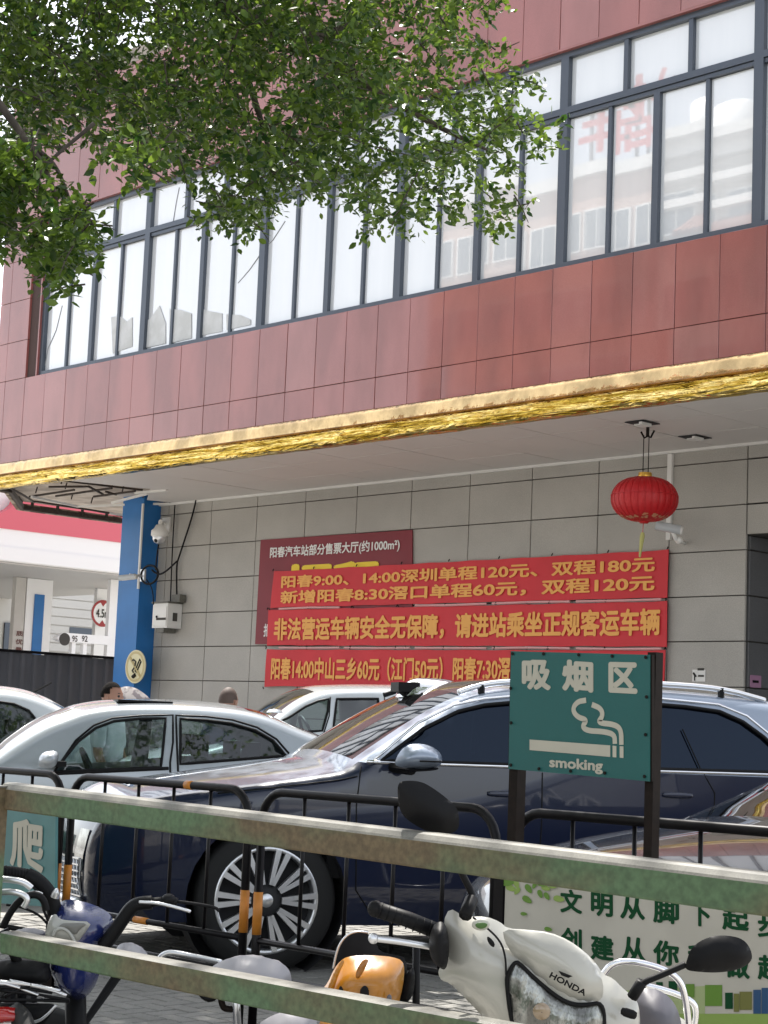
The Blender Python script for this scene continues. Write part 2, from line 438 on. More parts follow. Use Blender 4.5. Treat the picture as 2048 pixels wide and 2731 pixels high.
# dark room behind panes so nothing shows through
# ground floor tiles ------------------------------------------------
rows = [0.0, .25, .82, 1.392, 1.964, 2.546, 3.108, 3.68, 4.252, 4.824, ZC-.02]
rows = [0.0] + [4.90-.572*k for k in range(8, -1, -1)] + [ZC+.02]
tw = 1.2; xs = [XC]
while xs[-1] - tw > XP+.1: xs.append(xs[-1]-tw)
xs.append(XP); xs = xs[::-1]
tile_cache = {}
def tile(name, w_, h_, mat, d=.035, c=.004, key=''):
    k = (name, round(w_, 3), round(h_, 3), key)
    if k not in tile_cache: tile_cache[k] = bevel_box_mesh(name, w_, d, h_, c, mat)
    return tile_cache[k]
for i in range(len(xs)-1):
    for j in range(len(rows)-1):
        w_, h_ = xs[i+1]-xs[i]-.014, rows[j+1]-rows[j]-.013
        if h_ < .04: continue
        inst('wall_tile', tile('wall_tile', w_, h_, m_tile), ((xs[i]+xs[i+1])/2, YW+.0175+random.uniform(-.002, .002), (rows[j]+rows[j+1])/2), bd,
             (random.uniform(-.001, .001), 0, random.uniform(-.0015, .0015)))
# recess at the right: return wall, lintel, dark doors ---------------
zlin = 1.3+(2.62-1.3)*2
MB().box((XC-.02, YW+.3, 0), (XC-.25, YW+3.0, ZC+.3)).box((XC-.02, YW+.05, zlin), (XE, YW+.3, ZC+.3)).build('return_wall', m_greyjoint, bd)
xr = [XC, XC+1.2, XC+2.4, XC+3.6, XC+4.8, XE]
for i in range(5):
    for z0, z1 in ((zlin, rows[-3]), (rows[-3], rows[-2]), (rows[-2], rows[-1])):
        if z1-z0 > .06:
            inst('wall_tile', tile('wall_tile', xr[i+1]-xr[i]-.022, z1-z0-.02, m_tile), ((xr[i]+xr[i+1])/2, YW+.0175, (z0+z1)/2), bd)
m_tile_shade = M('shade_grey_tile', (.13, .13, .135), rough=.4, var=.1, vscale=1.2, fine=.14, fscale=90)  # wall tile with the shade of the recess put into its colour
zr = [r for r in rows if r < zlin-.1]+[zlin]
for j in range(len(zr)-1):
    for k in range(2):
        me = tile('wall_tile', .58, zr[j+1]-zr[j]-.02, m_tile_shade, key='r')
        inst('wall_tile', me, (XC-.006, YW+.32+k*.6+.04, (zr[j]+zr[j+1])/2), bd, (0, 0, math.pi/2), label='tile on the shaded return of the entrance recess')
mb = MB().box((XC+.02, YW+1.15, 0), (XE, YW+1.25, zlin+.3)); mb.build('entrance_glazing', M('dark_glazing', (.015, .018, .024), rough=.08, coat=.5), bd)
mb = MB()
for k in range(6): mb.box((XC+.04+k*1.1, YW+1.08, 0), (XC+.12+k*1.1, YW+1.14, zlin))
mb.build('entrance_frame', m_frame, bd)
MB().box((XC-.02, YW+.06, zlin+.28), (XE, YW+1.3, zlin+.32)).build('recess_ceiling', m_soffit, bd)
# soffit ------------------------------------------------------------
_e0 = onZ(0, 1304, ZC); _e1 = onZ(57, 1356, ZC)
slab('concrete_slab', [(_e0.x-.05, YU+.12, ZC+.13), (XE, YU+.12, ZC+.13), (XE, YW+1.3, ZC+.13), (_e1.x, YW+1.3, ZC+.13), (_e1.x, _e1.y, ZC+.13)], .17, (0, 0, 1), M('rough_plaster_underside', (.62, .55, .48), rough=.9, col2=(.40, .34, .29), vscale=2.5, lo=.35, hi=.6, bump=.5, bscale=8), bd)
spm = {}
# soffit panels 1.2 m x 1.2 m ; left part cut along the broken diagonal
hx1, hy1 = onZ(157, 1277, ZC).x, YU+.02
hA = onZ(150, 1279, ZC); hB = onZ(401, 1304, ZC); hC = onZ(445, 1339, ZC)
ycut = [YU+.02, YU+.02+.94, YU+.02+1.88, YW-.01]
xcols = [XE-.01-1.25*k for k in range(0, 14)]
xcols = [x for x in xcols if x > -24.1]
for i in range(len(xcols)-1):
    for j in range(3):
        w_ = xcols[i]-xcols[i+1]-.014; h_ = ycut[j+1]-ycut[j]-.014
        k = (round(w_, 3), round(h_, 3))
        if k not in spm:
            me = bpy.data.meshes.new('ceiling_panel'); b2 = MB().box((-w_/2, -h_/2, 0), (w_/2, h_/2, .02))
            me.from_pydata([tuple(v) for v in b2.V], [], b2.F); me.materials.append(m_soffit); spm[k] = me
        inst('ceiling_panel', spm[k], ((xcols[i]+xcols[i+1])/2, (ycut[j]+ycut[j+1])/2, ZC+random.uniform(0, .004)), bd, (random.uniform(-.002, .002), random.uniform(-.002, .002), 0))
xl = xcols[-1]-.004
slab('ceiling_panel', [(xl, YU+.02, ZC), (xl, YW-.01, ZC), (-24.9, YW-.01, ZC), (hC.x-.1, hC.y-.35, ZC), (hB.x, hB.y, ZC), (hA.x, hA.y+.02, ZC)], .02, (0, 0, 1), m_soffit, bd, label='broken edge panel at the corner')
# hole: rim, battens, hangers
zh = ZC+.02
mb = MB()
def bat(p, q, s=.03, z=zh, nm='ceiling_batten', mt_=m_rust):
    a = onZ(*p, z); b = onZ(*q, z); MB().tube([a, b], s, n=4).build(nm, mt_, bd)
R7 = lambda x, y: (x/3.687, 1250+y/3.687)
for a, b in (((340, 320), (1240, 460)), ((230, 260), (340, 330)), ((600, 115), (1400, 210)), ((480, 178), (880, 175)), ((290, 275), (730, 208)), ((550, 270), (1100, 190)), ((920, 275), (1330, 220)),
             ((880, 180), (1010, 250)), ((1040, 225), (1140, 255)), ((100, 190), (230, 260))):
    bat(R7(*a), R7(*b), .022)
mb = MB()
for a, b in (((750, 370), (1240, 355)), ((1100, 335), (1450, 245)), ((1330, 240), (1640, 210)), ((310, 275), (760, 370)), ((1080, 440), (1380, 470)), ((1350, 350), (1660, 345))):
    bat(R7(*a), R7(*b), .026, ZC-.01, 'bent_trim', m_white)
mb = MB()
for x, y in ((350, 240), (1095, 200), (1200, 230), (640, 200), (895, 340), (700, 300), (1405, 290), (600, 150)):
    a = onZ(*R7(x, y), zh); MB().tube([a, a+Vector((.01, .02, .11))], .012, n=5).build('hanger_rod', m_rust, bd)
mb = MB()
e1 = onZ(57, 1356, ZC); e0 = onZ(0, 1304, ZC); e2 = onZ(336, 1394, ZC)
# side edge of the soffit with its rounded front corner
P = [(XL+.15, YU-.02), (e0.x-.1, e0.y+.25), (e1.x, e1.y), (e1.x, YW+1.3)]
for (a, b) in zip(P[:-1], P[1:]):
    mb.tube([(a[0], a[1], ZC+.02), (b[0], b[1], ZC+.02)], .06, n=4)
    mb.tube([(a[0], a[1], ZC+.22), (b[0], b[1], ZC+.12)], .03, n=4)
for k in range(6): mb.tube([(e1.x+.04, e1.y+.2+k*.55, ZC+.02), (e1.x+.04, e1.y+.2+k*.55, ZC+.22)], .03, n=5)
mb.build('soffit_edge_frame', m_rust, bd)
m_dirtyedge = M('weathered_edge_plaster', (.42, .35, .27), rough=.85, col2=(.12, .08, .05), vscale=4, lo=.42, hi=.55, bump=.4, bscale=15)
mb = MB()
for (a, b) in zip(P[:-1], P[1:]):
    av = Vector((a[0]-.05, a[1], 0)); bv = Vector((b[0]-.05, b[1], 0)); n_ = (bv-av).normalized().cross(Vector((0, 0, 1)))*.06
    V = [av+Vector((0, 0, ZC-.03)), bv+Vector((0, 0, ZC-.03)), bv+Vector((0, 0, ZC+.1)), av+Vector((0, 0, ZC+.1))]
    mb.add(V+[q-n_ for q in V], [(0, 1, 2, 3), (7, 6, 5, 4), (0, 4, 5, 1), (1, 5, 6, 2), (2, 6, 7, 3), (3, 7, 4, 0)])
mb.build('soffit_edge_trim', m_dirtyedge, bd)
# white cornice strip where wall and soffit meet
mb = MB().box((XP-.05, YW-.05, ZC-.035), (XC+3.5, YW-.002, ZC+.0)); mb.build('cornice_strip', m_white, bd)
# downlights
for px, py in ((1713, 1127), (1853, 1165)):
    c = onZ(px, py, ZC)
    f = MB().box((c.x-.14, c.y-.16, ZC-.012), (c.x+.14, c.y+.16, ZC-.003)).build('downlight', m_dark, bd)
    MB().box((c.x-.10, c.y-.03, ZC-.035), (c.x+.04, c.y+.10, ZC-.014)).box((c.x+.06, c.y-.14, ZC-.05), (c.x+.10, c.y+.05, ZC-.016)).build('lamp_holder', m_white, f)
# blue pillar ---------------------------------------------------------
pl0, pl1 = onY(337, 1385, YW-.38).x, onY(420, 1385, YW-.18).x
mb = MB().box((XP-.62, YW-.36, 0), (XP+.0, YW+.3, ZC+.25)); mb.build('pillar', m_blue, bd, label='blue painted corner pillar')
# granite cladding -----------------------------------------------------
pw = .606
x0 = onY(1095, 800, YU).x
gx = [x0+pw*k for k in range(-40, 30)]
gx = [x for x in gx if XL+.12 < x < XE]
gx = [XL]+gx+[XE]
wl = -25.13                         # left edge of the window band
for i in range(len(gx)-1):
    a, b = gx[i], gx[i+1]
    bands = [(zg+.0, zm), (zm, sill)]
    if b <= wl+.2: bands += [(sill, 7.55), (7.55, 8.25), (8.25, 8.95), (8.95, head), (head, 10.6), (10.6, ztop)]
    else: bands += [(head, 11.0), (11.0, ztop)]
    for z0, z1 in bands:
        w_, h_ = b-a-.008, z1-z0-.008
        if w_ < .03: continue
        mt = m_granite if random.random() < .8 else m_granite2
        inst('granite_panel', tile('granite_panel', w_, h_, mt, d=.04, c=.003, key=mt.name), ((a+b)/2, YU+.02+random.uniform(-.0015, .0015), (z0+z1)/2), bd,
             (random.uniform(-.004, .004), 0, random.uniform(-.006, .006)))
# end face of the upper storey
for k in range(10):
    for z0, z1 in ((zg, zm), (zm, sill), (sill, 8.25), (8.25, head), (head, 11.0), (11.0, ztop)):
        inst('granite_panel', tile('granite_panel', 1.188, z1-z0-.012, m_granite2, d=.04, c=.003, key='e'), (XL, YU+.65+k*1.2, (z0+z1)/2), bd, (0, 0, -math.pi/2))
# window band reveal
MB().box((-25.16, YU+.02, sill), (wl, YU+.20, head)).build('window_reveal', m_granite, bd, label='dark red reveal at the left end of the windows')
mb = MB().box((wl, YU+.0, head-.02), (XE, YU+.20, head+.009)).build('window_lintel', m_granite, bd)
# windows: bays of 4 lower sashes and 3 upper lights
def curtain_mat():
    m = bpy.data.materials.new('frosted_pane'); m.use_nodes = True
    n = m.node_tree.nodes; L = m.node_tree.links; b = n['Principled BSDF']
    b.inputs['Roughness'].default_value = .02; b.inputs['Specular IOR Level'].default_value = 1.0
    b.inputs['Coat Weight'].default_value = 1; b.inputs['Coat Roughness'].default_value = .0; b.inputs['Coat IOR'].default_value = 2.0
    tc = n.new('ShaderNodeTexCoord'); mp = n.new('ShaderNodeMapping'); mp.inputs['Scale'].default_value = (2.2, 1, .25)
    nz = n.new('ShaderNodeTexNoise'); nz.inputs['Scale'].default_value = 1.6; nz.inputs['Detail'].default_value = 3
    oi = n.new('ShaderNodeObjectInfo'); ad = n.new('ShaderNodeVectorMath'); ad.operation = 'ADD'
    mu = n.new('ShaderNodeVectorMath'); mu.operation = 'SCALE'; mu.inputs['Scale'].default_value = 37
    cb = n.new('ShaderNodeCombineXYZ'); L.new(oi.outputs['Random'], cb.inputs[0]); L.new(oi.outputs['Random'], cb.inputs[2]); L.new(cb.outputs[0], mu.inputs[0])
    L.new(tc.outputs['Object'], mp.inputs[0]); L.new(mp.outputs[0], ad.inputs[0]); L.new(mu.outputs[0], ad.inputs[1]); L.new(ad.outputs[0], nz.inputs[0])
    rp = n.new('ShaderNodeValToRGB'); rp.color_ramp.elements[0].position = .3; rp.color_ramp.elements[1].position = .6
    rp.color_ramp.elements[0].color = (.74, .755, .77, 1); rp.color_ramp.elements[1].color = (.78, .79, .80, 1)
    L.new(nz.outputs[0], rp.inputs[0]); L.new(rp.outputs[0], b.inputs['Base Color'])
    nb = n.new('ShaderNodeTexNoise'); nb.inputs['Scale'].default_value = 1.1; nb.inputs['Detail'].default_value = 0
    L.new(ad.outputs[0], nb.inputs[0]); bp = n.new('ShaderNodeBump'); bp.inputs['Strength'].default_value = .03; bp.inputs['Distance'].default_value = .02
    L.new(nb.outputs[0], bp.inputs['Height']); L.new(bp.outputs[0], b.inputs['Coat Normal'])
    return m
m_pane = curtain_mat()
bayw = onY(2018, 605, YU).x-onY(1490, 720, YU).x
bx0 = onY(1490, 720, YU).x-.05
pane_me = {}
def pane(w_, h_, x, z, par):
    k = (round(w_, 2), round(h_, 2))
    if k not in pane_me:
        me = bpy.data.meshes.new('pane'); b2 = MB().box((-w_/2, 0, -h_/2), (w_/2, .012, h_/2)); me.from_pydata([tuple(v) for v in b2.V], [], b2.F); me.materials.append(m_pane); pane_me[k] = me
    inst('pane', pane_me[k], (x, YU+.13, z), par, (random.uniform(-.004, .004), 0, random.uniform(-.006, .006)))
kb = -5
fy0, fy1 = YU+.06, YU+.18
while True:
    a = bx0+kb*bayw; b = a+bayw; kb += 1
    if a > XE-.5: break
    if b < wl+.3: continue
    a = max(a, wl+.0)
    full = (b-a) > bayw*.9
    mb = MB()
    mb.box((a-.062, fy0, sill), (a+.062, fy1, head-.02))                   # bay mullion
    mb.box((a+.062, fy0, sill), (b-.062, fy1, sill+.07)); mb.box((a+.062, fy0, head-.09), (b-.062, fy1, head-.02))
    mb.box((a+.062, fy0, trans_z-.06), (b-.062, fy1, trans_z+.02))
    mb.box((a+.062, fy0+.02, trans_z-.115), (b-.062, fy1, trans_z-.065))
    q = (b-a)/4
    mb.box((a+2*q-.045, fy0+.01, sill+.07), (a+2*q+.045, fy1, trans_z-.115))
    for s in (1, 3): mb.box((a+s*q-.026, fy0+.03, sill+.07), (a+s*q+.026, fy1, trans_z-.115))
    t3 = (b-a)/3
    for s in (1, 2): mb.box((a+s*t3-.032, fy0+.01, trans_z+.02), (a+s*t3+.032, fy1, head-.09))
    wn = mb.build('window', m_frame, bd)
    for s in range(4):
        pane(q-.06, trans_z-sill-.19, a+(s+.5)*q, (sill+.07+trans_z-.12)/2, wn)
    for s in range(3):
        pane(t3-.06, head-trans_z-.11, a+(s+.5)*t3, (trans_z+.02+head-.09)/2, wn)
m_blind = M('fallen_blind', (.68, .69, .69), rough=.8, col2=(.58, .59, .58), vscale=3.5, lo=.4, hi=.6, bump=.3, bscale=4)
def blind(pts):
    P = [onY(*p, YU+.118) for p in pts]; slab('fallen_blind', P, .006, (0, 1, 0), m_blind, bd)
blind([(300, 942), (296, 846), (318, 842), (338, 858), (352, 846), (352, 924)]); blind([(377, 930), (375, 862), (400, 850), (425, 815), (441, 862), (441, 916)])
blind([(451, 916), (452, 824), (480, 826), (510, 836), (510, 902)]); blind([(529, 896), (532, 822), (560, 830), (592, 836), (592, 884)]); blind([(604, 880), (603, 838), (640, 840), (668, 852), (668, 866)])
m_crack = M('crack_line', (.30, .31, .33), rough=.6)
for pts in ([(118, 985), (128, 930), (150, 880), (166, 815)], [(635, 755), (665, 720), (700, 670), (728, 640), (760, 590)], [(478, 500), (470, 540), (462, 590)]):
    MB().tube([onY(*p, YU+.127) for p in pts], .007, n=4).build('crack', m_crack, bd)
# gold foil fascia -------------------------------------------------------
def gold_fascia():
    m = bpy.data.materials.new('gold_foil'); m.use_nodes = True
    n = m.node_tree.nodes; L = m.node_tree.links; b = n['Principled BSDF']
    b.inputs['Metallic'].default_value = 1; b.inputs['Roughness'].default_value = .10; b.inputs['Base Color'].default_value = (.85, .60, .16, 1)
    tc = n.new('ShaderNodeTexCoord'); mp = n.new('ShaderNodeMapping'); mp.inputs['Scale'].default_value = (.5, 2.5, 3.0)
    L.new(tc.outputs['Object'], mp.inputs[0])
    nz = n.new('ShaderNodeTexNoise'); nz.inputs['Scale'].default_value = 3.2; nz.inputs['Detail'].default_value = 2; nz.inputs['Distortion'].default_value = 1.6
    L.new(mp.outputs[0], nz.inputs[0]); bp = n.new('ShaderNodeBump'); bp.inputs['Strength'].default_value = 1.0; bp.inputs['Distance'].default_value = .06
    L.new(nz.outputs[0], bp.inputs['Height']); L.new(bp.outputs[0], b.inputs['Normal'])
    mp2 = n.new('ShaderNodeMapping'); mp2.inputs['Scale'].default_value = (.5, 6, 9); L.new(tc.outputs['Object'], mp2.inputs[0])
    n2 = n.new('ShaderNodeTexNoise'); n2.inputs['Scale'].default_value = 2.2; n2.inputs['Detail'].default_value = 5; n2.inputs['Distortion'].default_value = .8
    L.new(mp2.outputs[0], n2.inputs[0]); rp = n.new('ShaderNodeValToRGB'); rp.color_ramp.elements[0].position = .36; rp.color_ramp.elements[0].color = (.22, .13, .01, 1)  # dark and bright streaks put the foil's reflections into its base colour
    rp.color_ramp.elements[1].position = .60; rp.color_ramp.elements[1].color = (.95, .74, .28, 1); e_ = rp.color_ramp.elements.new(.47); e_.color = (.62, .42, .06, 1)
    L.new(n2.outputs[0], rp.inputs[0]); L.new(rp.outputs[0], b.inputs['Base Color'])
    m2 = M('champagne_metal', (.72, .50, .24), rough=.12, metal=1.0, var=.35, vscale=3, bump=.8, bscale=5)
    y = YU
    def strip(name, prof, mat, amp, nx=420):
        V = []; F = []; xa, xb = XL-.25, XE
        npf = len(prof)
        ph = rng.uniform(0, 6.28, 40); fr = rng.uniform(2, 22, 40)
        for i in range(nx+1):
            x = xa+(xb-xa)*i/nx
            for j, (py, pz, k) in enumerate(prof):
                d = sum(math.sin(fr[q]*x+ph[q]+j*1.3*(q % 3))*.25 for q in range(j % 5, 40, 5))*amp*k
                V.append((x, py-abs(d)*.8, pz+d*.6))
        for i in range(nx):
            for j in range(npf-1):
                F.append((i*npf+j, (i+1)*npf+j, (i+1)*npf+j+1, i*npf+j+1))
        return mesh(name, V, F, mat, bd, True)
    zt, zmid = zg, ZC+.18
    strip('fascia_band', [(y+.01, zt, 0), (y-.012, zt-.004, .0), (y-.03, zt-.07, .5), (y-.04, zt-.14, .7), (y-.05, zmid+.03, .5), (y-.045, zmid, .2), (y, zmid-.01, 0)], m2, .012)
    prof = [(y-.02, zmid-.0, .0), (y-.07, zmid-.01, .3), (y-.085, zmid-.035, .8), (y-.05, zmid-.06, .8), (y-.07, zmid-.085, 1), (y-.10, zmid-.12, 1), (y-.09, zmid-.16, 1), (y-.05, ZC-.02, .7), (y+.05, ZC-.03, .3), (y+.10, ZC-.01, 0)]
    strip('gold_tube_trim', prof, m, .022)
    MB().tube([(XL-.2, y-.088, zmid+.012), (XE, y-.088, zmid+.012)], .016, n=6).build('dark_brass_ridge', M('dark_brass', (.32, .15, .03), rough=.25, metal=1.0, var=.4, vscale=6), bd)
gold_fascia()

# ================================================================== THINGS ON THE STATION WALL
UX, UZ = Vector((1, 0, 0)), Vector((0, 0, 1))
def wplane(px, py, Y): return onY(px, py, Y)
def box_between(name, pxs, Y, t, mat, parent=None, label=None, wav=0):
    """a sheet through four photo corners TL TR BR BL on the plane Y, thickness t"""
    P = [onY(*p, Y) for p in pxs]
    return slab(name, [P[3], P[2], P[1], P[0]], t, (0, 1, 0), mat, parent)
def cloth(name, pxs, Y, mat, parent, n=40, m=6, amp=.007, t=.01):
    P = [onY(*p, Y) for p in pxs]; V = []; F = []
    ph = rng.uniform(0, 6, 8)
    for i in range(n+1):
        for j in range(m+1):
            a, b = i/n, j/m
            p = (P[0].lerp(P[1], a)).lerp(P[3].lerp(P[2], a), b)
            d = amp*(math.sin(a*17+ph[0]+b)+.6*math.sin(a*41+ph[1]+2*b))*(1-abs(2*b-1)*.6)
            edge = .012*abs(math.sin(a*math.pi*9)) if j in (0, m) else 0
            V.append(p+Vector((0, -abs(d), (-edge if j == 0 else edge))))
    k = len(V); V += [v+Vector((0, t, 0)) for v in V]
    for i in range(n):
        for j in range(m):
            q = (i*(m+1)+j, i*(m+1)+j+1, (i+1)*(m+1)+j+1, (i+1)*(m+1)+j); F.append(q); F.append(tuple(v+k for v in reversed(q)))
    return mesh(name, V, F, mat, parent, True)
def wtext(body, lx, ly0, ly1, rx, ry0, ry1, Y, mat, parent, bold=.02, space=1.0):
    """text fitted between left edge (lx, top ly0, bottom ly1) and right edge, on plane Y"""
    a0 = onY(lx, ly0, Y); a1 = onY(lx, ly1, Y); b0 = onY(rx, ry0, Y); b1 = onY(rx, ry1, Y)
    zt = (a0.z+b0.z)/2; zb = (a1.z+b1.z)/2
    return lettering(body, (a1.x, Y, zb), UX, UZ, b1.x-a1.x, zt-zb, mat, parent, bold, .006, space=space)
po = empty('rental_poster', 'dark red rental poster with white heading, half hidden behind the red banners', 'poster', onY(720, 1600, YW-.03))
box_between('sheet', [(695, 1440), (1099, 1413), (1099, 1712), (680, 1718)], YW-.03, .015, m_dred, po)
wtext('阳春汽车站部分售票大厅(约1000m²)', 720, 1459, 1490, 1066, 1436, 1474, YW-.034, m_wht_t, po, .025)
wtext('招租', 757, 1503, 1600, 1020, 1494, 1590, YW-.034, m_yel_t, po, .05)
wtext('报', 703, 1664, 1698, 722, 1663, 1698, YW-.034, m_wht_t, po, .02)
def banner(label, corners, texts, y):
    c = onY(corners[3][0]+200, corners[3][1], y)
    b = empty('banner', label, 'banner', c)
    cloth('cloth', corners, y, m_red, b)
    for t in texts: wtext(*t[:7], y-.0135, m_gold_t, b, t[7], space=t[8] if len(t) > 8 else 1.0)
    mb = MB()
    for k in range(9):
        a = k/8
        for e in ((0, 1), (3, 2)):
            p = onY(*corners[e[0]], y).lerp(onY(*corners[e[1]], y), a)
            mb.tube([p+Vector((-.012, -.02, 0)), p+Vector((.012, -.024, .03*(1 if e[0] == 0 else -1)))], .009, n=5)
    mb.build('nail', m_brown, b)
    return b
b1 = banner('topmost red banner giving fares and departure times in two orange lines', [(731, 1523), (1783, 1465), (1779, 1595), (721, 1622)],
       [('阳春9:00、14:00深圳单程120元、双程180元', 750, 1534, 1569, 1747, 1486, 1524, .03), ('新增阳春8:30滘口单程60元，双程120元', 748, 1573, 1610, 1746, 1537, 1578, .03)], YW-.055)
b2 = banner('middle red banner with one line of tall orange characters about illegal vehicles', [(716, 1626), (1779, 1602), (1778, 1726), (712, 1722)],
       [('非法营运车辆安全无保障，请进站乘坐正规客运车辆', 730, 1647, 1707, 1760, 1622, 1700, .035)], YW-.06)
b3 = banner('lowest red banner, cut off by the green smoking sign', [(712, 1731), (1775, 1733), (1771, 1826), (705, 1832)],
       [('阳春14:00中山三乡60元（江门50元）', 722, 1752, 1816, 1180, 1752, 1816, .03), ('阳春7:30滘口', 1207, 1752, 1815, 1392, 1752, 1815, .03), ('元', 1722, 1752, 1820, 1758, 1752, 1820, .03)], YW-.06)
mb = MB()
for y0, y1, ya, yb in ((1624, 1598, YW-.075, 0), (1727, 1730, YW-.075, 0)):
    a = onY(740, y0, ya); b = onY(1776, y1, ya)
    for s in range(5):
        if y0 == 1624 and s == 1: continue
        p = a.lerp(b, s/5+.005); q = a.lerp(b, (s+1)/5-.01); mb.tube([p, p.lerp(q, .5)+Vector((0, -.005, random.uniform(-.01, .01))), q], .016, n=5)
tag(mb.build('pale_cord', m_pinkstrip), 'pale pink cord strung along the gaps between the red banners', 'cord')
# conduit with trim line right of the banners, plus box
cdt = [onY(1788, 1196, YW-.03), onY(1783, 1440, YW-.03)]
tag(MB().box((cdt[0].x-.035, YW-.045, cdt[1].z), (cdt[0].x+.035, YW-.002, ZC-.04)).build('conduit', m_white), 'white vertical conduit running down the tiled wall behind the lantern', 'conduit')
def bullet_cam(label, c, d, L=.26, r=.05):
    """c centre, d aim"""
    e = empty('security_camera', label, 'security camera', c)
    d = Vector(d).normalized(); R = d.to_track_quat('Z', 'Y').to_matrix()
    MB().lathe([(.001, -L/2), (r*.9, -L/2), (r, -L/2+.02), (r, L/2), (r*.75, L/2), (.001, L/2-.01)], c, M_=R, n=14).build('housing', m_white, e, True)
    MB().lathe([(r*1.12, -L*.4), (r*1.12, L/2+.05)], Vector(c)+Vector((0, 0, .006)), M_=R, n=14).build('sun_shield', m_paintwhite, e, True)
    MB().lathe([(.001, L/2+.002), (r*.7, L/2+.002)], c, M_=R, n=14).build('lens', m_black, e)
    return e
c = onY(1790, 1410, YW-.3); e = bullet_cam('white security camera on the conduit above the right end of the banners', c, (-.75, -.5, .15), .30, .055)
MB().tube([c, c+Vector((.04, .05, -.13)), c+Vector((.02, .27, -.16))], .028, n=8).ball(c+Vector((.05, .1, -.14)), .05).build('bracket', m_white, e, True)
c = onY(345, 1540, YW-.62); e = bullet_cam('small security camera sticking out from the blue pillar', c, (-.9, -.45, -.1), .28, .045)
MB().tube([c+Vector((0, 0, .05)), c+Vector((.06, .24, .04))], .02).box((c.x+.0, YW-.40, c.z-.05), (c.x+.12, YW-.362, c.z+.16)).build('bracket', m_silverm, e)
a = onY(377, 1368, YW-.40); b = onY(365, 1570, YW-.40)
tag(MB().box((a.x-.02, YW-.39, b.z), (a.x+.02, YW-.362, ZC-.03)).build('conduit', m_white), 'thin white conduit running down the blue pillar', 'conduit')
# dome camera
c = onY(426, 1425, YW-.45); e = empty('dome_camera', 'white dome security camera on a bracket at the corner of the blue pillar', 'security camera', c)
MB().lathe([(.001, .17), (.07, .16), (.10, .10), (.145, .06), (.15, -.02), (.12, -.05)], c, n=24).build('housing', m_white, e, True)
MB().lathe([(.12, -.05), (.118, -.09), (.09, -.14), (.05, -.165), (.001, -.17)], c, n=24).build('dome', m_silverm, e, True)
MB().lathe([(.001, 0), (.035, 0)], c+Vector((.03, -.10, -.12)), M_=Vector((.2, -.8, -.5)).to_track_quat('Z', 'Y').to_matrix(), n=12).build('lens', m_black, e)
q = onY(445, 1385, YW-.02)
MB().tube([c+Vector((0, 0, .16)), c+Vector((0, 0, .22)), Vector((q.x-.05, YW-.1, c.z+.24)), Vector((q.x-.02, YW-.03, c.z+.24))], .035, n=8).box((q.x-.12, YW-.03, c.z+.1), (q.x+.1, YW-.002, c.z+.36)).build('bracket', m_white, e)
# equipment box
a = onY(410, 1610, YW-.3); b = onY(446, 1674, YW-.3); X0, X1, Z1, Z0 = a.x, b.x, a.z, b.z
e = empty('equipment_box', 'white metal equipment box with cables on the tiled wall beside the blue pillar', 'junction box', ((X0+X1)/2, YW-.15, Z0))
MB().box((X0, YW-.31, Z0), (X1, YW-.01, Z1)).build('cabinet', m_white, e)
MB().box((X0+.02, YW-.325, Z0+.03), (X1-.02, YW-.312, Z1-.05)).build('door', m_white, e)
MB().box((X0-.02, YW-.33, Z1), (X1+.02, YW-.0, Z1+.03)).build('lid', m_railtop, e)
MB().box((X0+.10, YW-.30, Z0-.08), (X1-.1, YW-.05, Z0-.002)).build('base', m_railtop, e)
MB().tube([(X0+.15, YW-.33, (Z0+Z1)/2-.02), (X0+.15, YW-.345, (Z0+Z1)/2-.02)], .02).build('lock', m_black, e)
MB().box((X1+.002, YW-.20, Z0+.12), (X1+.012, YW-.11, Z0+.26)).build('vent', m_greyjoint, e)
MB().box((X0+.3, YW-.15, Z1+.03), (X1+.1, YW-.02, Z1+.16)).build('cable_gland', m_railtop, e)
MB().box((X0+.13, YW-.33, Z0+.13), (X0+.40, YW-.3265, Z0+.17)).build('plate_print', m_greyjoint, e)
def cable(label, pts, Y, r=.012, mat=None):
    o = MB().tube(smooth_poly([tuple(onY(*p, Y)) for p in pts], 2, False), r, n=6).build('cable', mat or m_plast, smooth=True); return tag(o, label, 'cable')
R5 = lambda x, y: (x/2.37, 1250+y/2.37)
cable('long black cable hanging from the soffit edge and drooping to the equipment box', [R5(1240, 195), R5(1210, 320), R5(1130, 560), R5(1115, 610), R5(1118, 870)], YW-.05, .015)
cable('cable dropping past the dome camera straight to the equipment box', [R5(1105, 230), R5(1090, 480), R5(1078, 800), R5(1078, 850)], YW-.05, .011)
cable('slack cable curving between the wall cables and the loop on the pillar', [R5(1118, 585), R5(1060, 640), R5(1010, 672), R5(975, 655), R5(960, 640)], YW-.42, .016)
lc = onY(*R5(945, 670), YW-.40)
o = MB().tube([(lc.x+.24*math.cos(t), YW-.40, lc.z+.16*math.sin(t)) for t in np.linspace(0, 2*math.pi, 25)[:-1]], .02, n=6, closed=True).build('cable_loop', m_plast, smooth=True)
tag(o, 'coiled loop of black cable tied to the blue pillar', 'cable')
cable('thin black cable running from the coiled loop down to the equipment box', [R5(925, 700), R5(965, 760), R5(970, 860)], YW-.40, .01)
cable('black cable from the dome camera down the edge of the pillar', [R5(1003, 470), R5(990, 560), R5(983, 640)], YW-.40, .013)
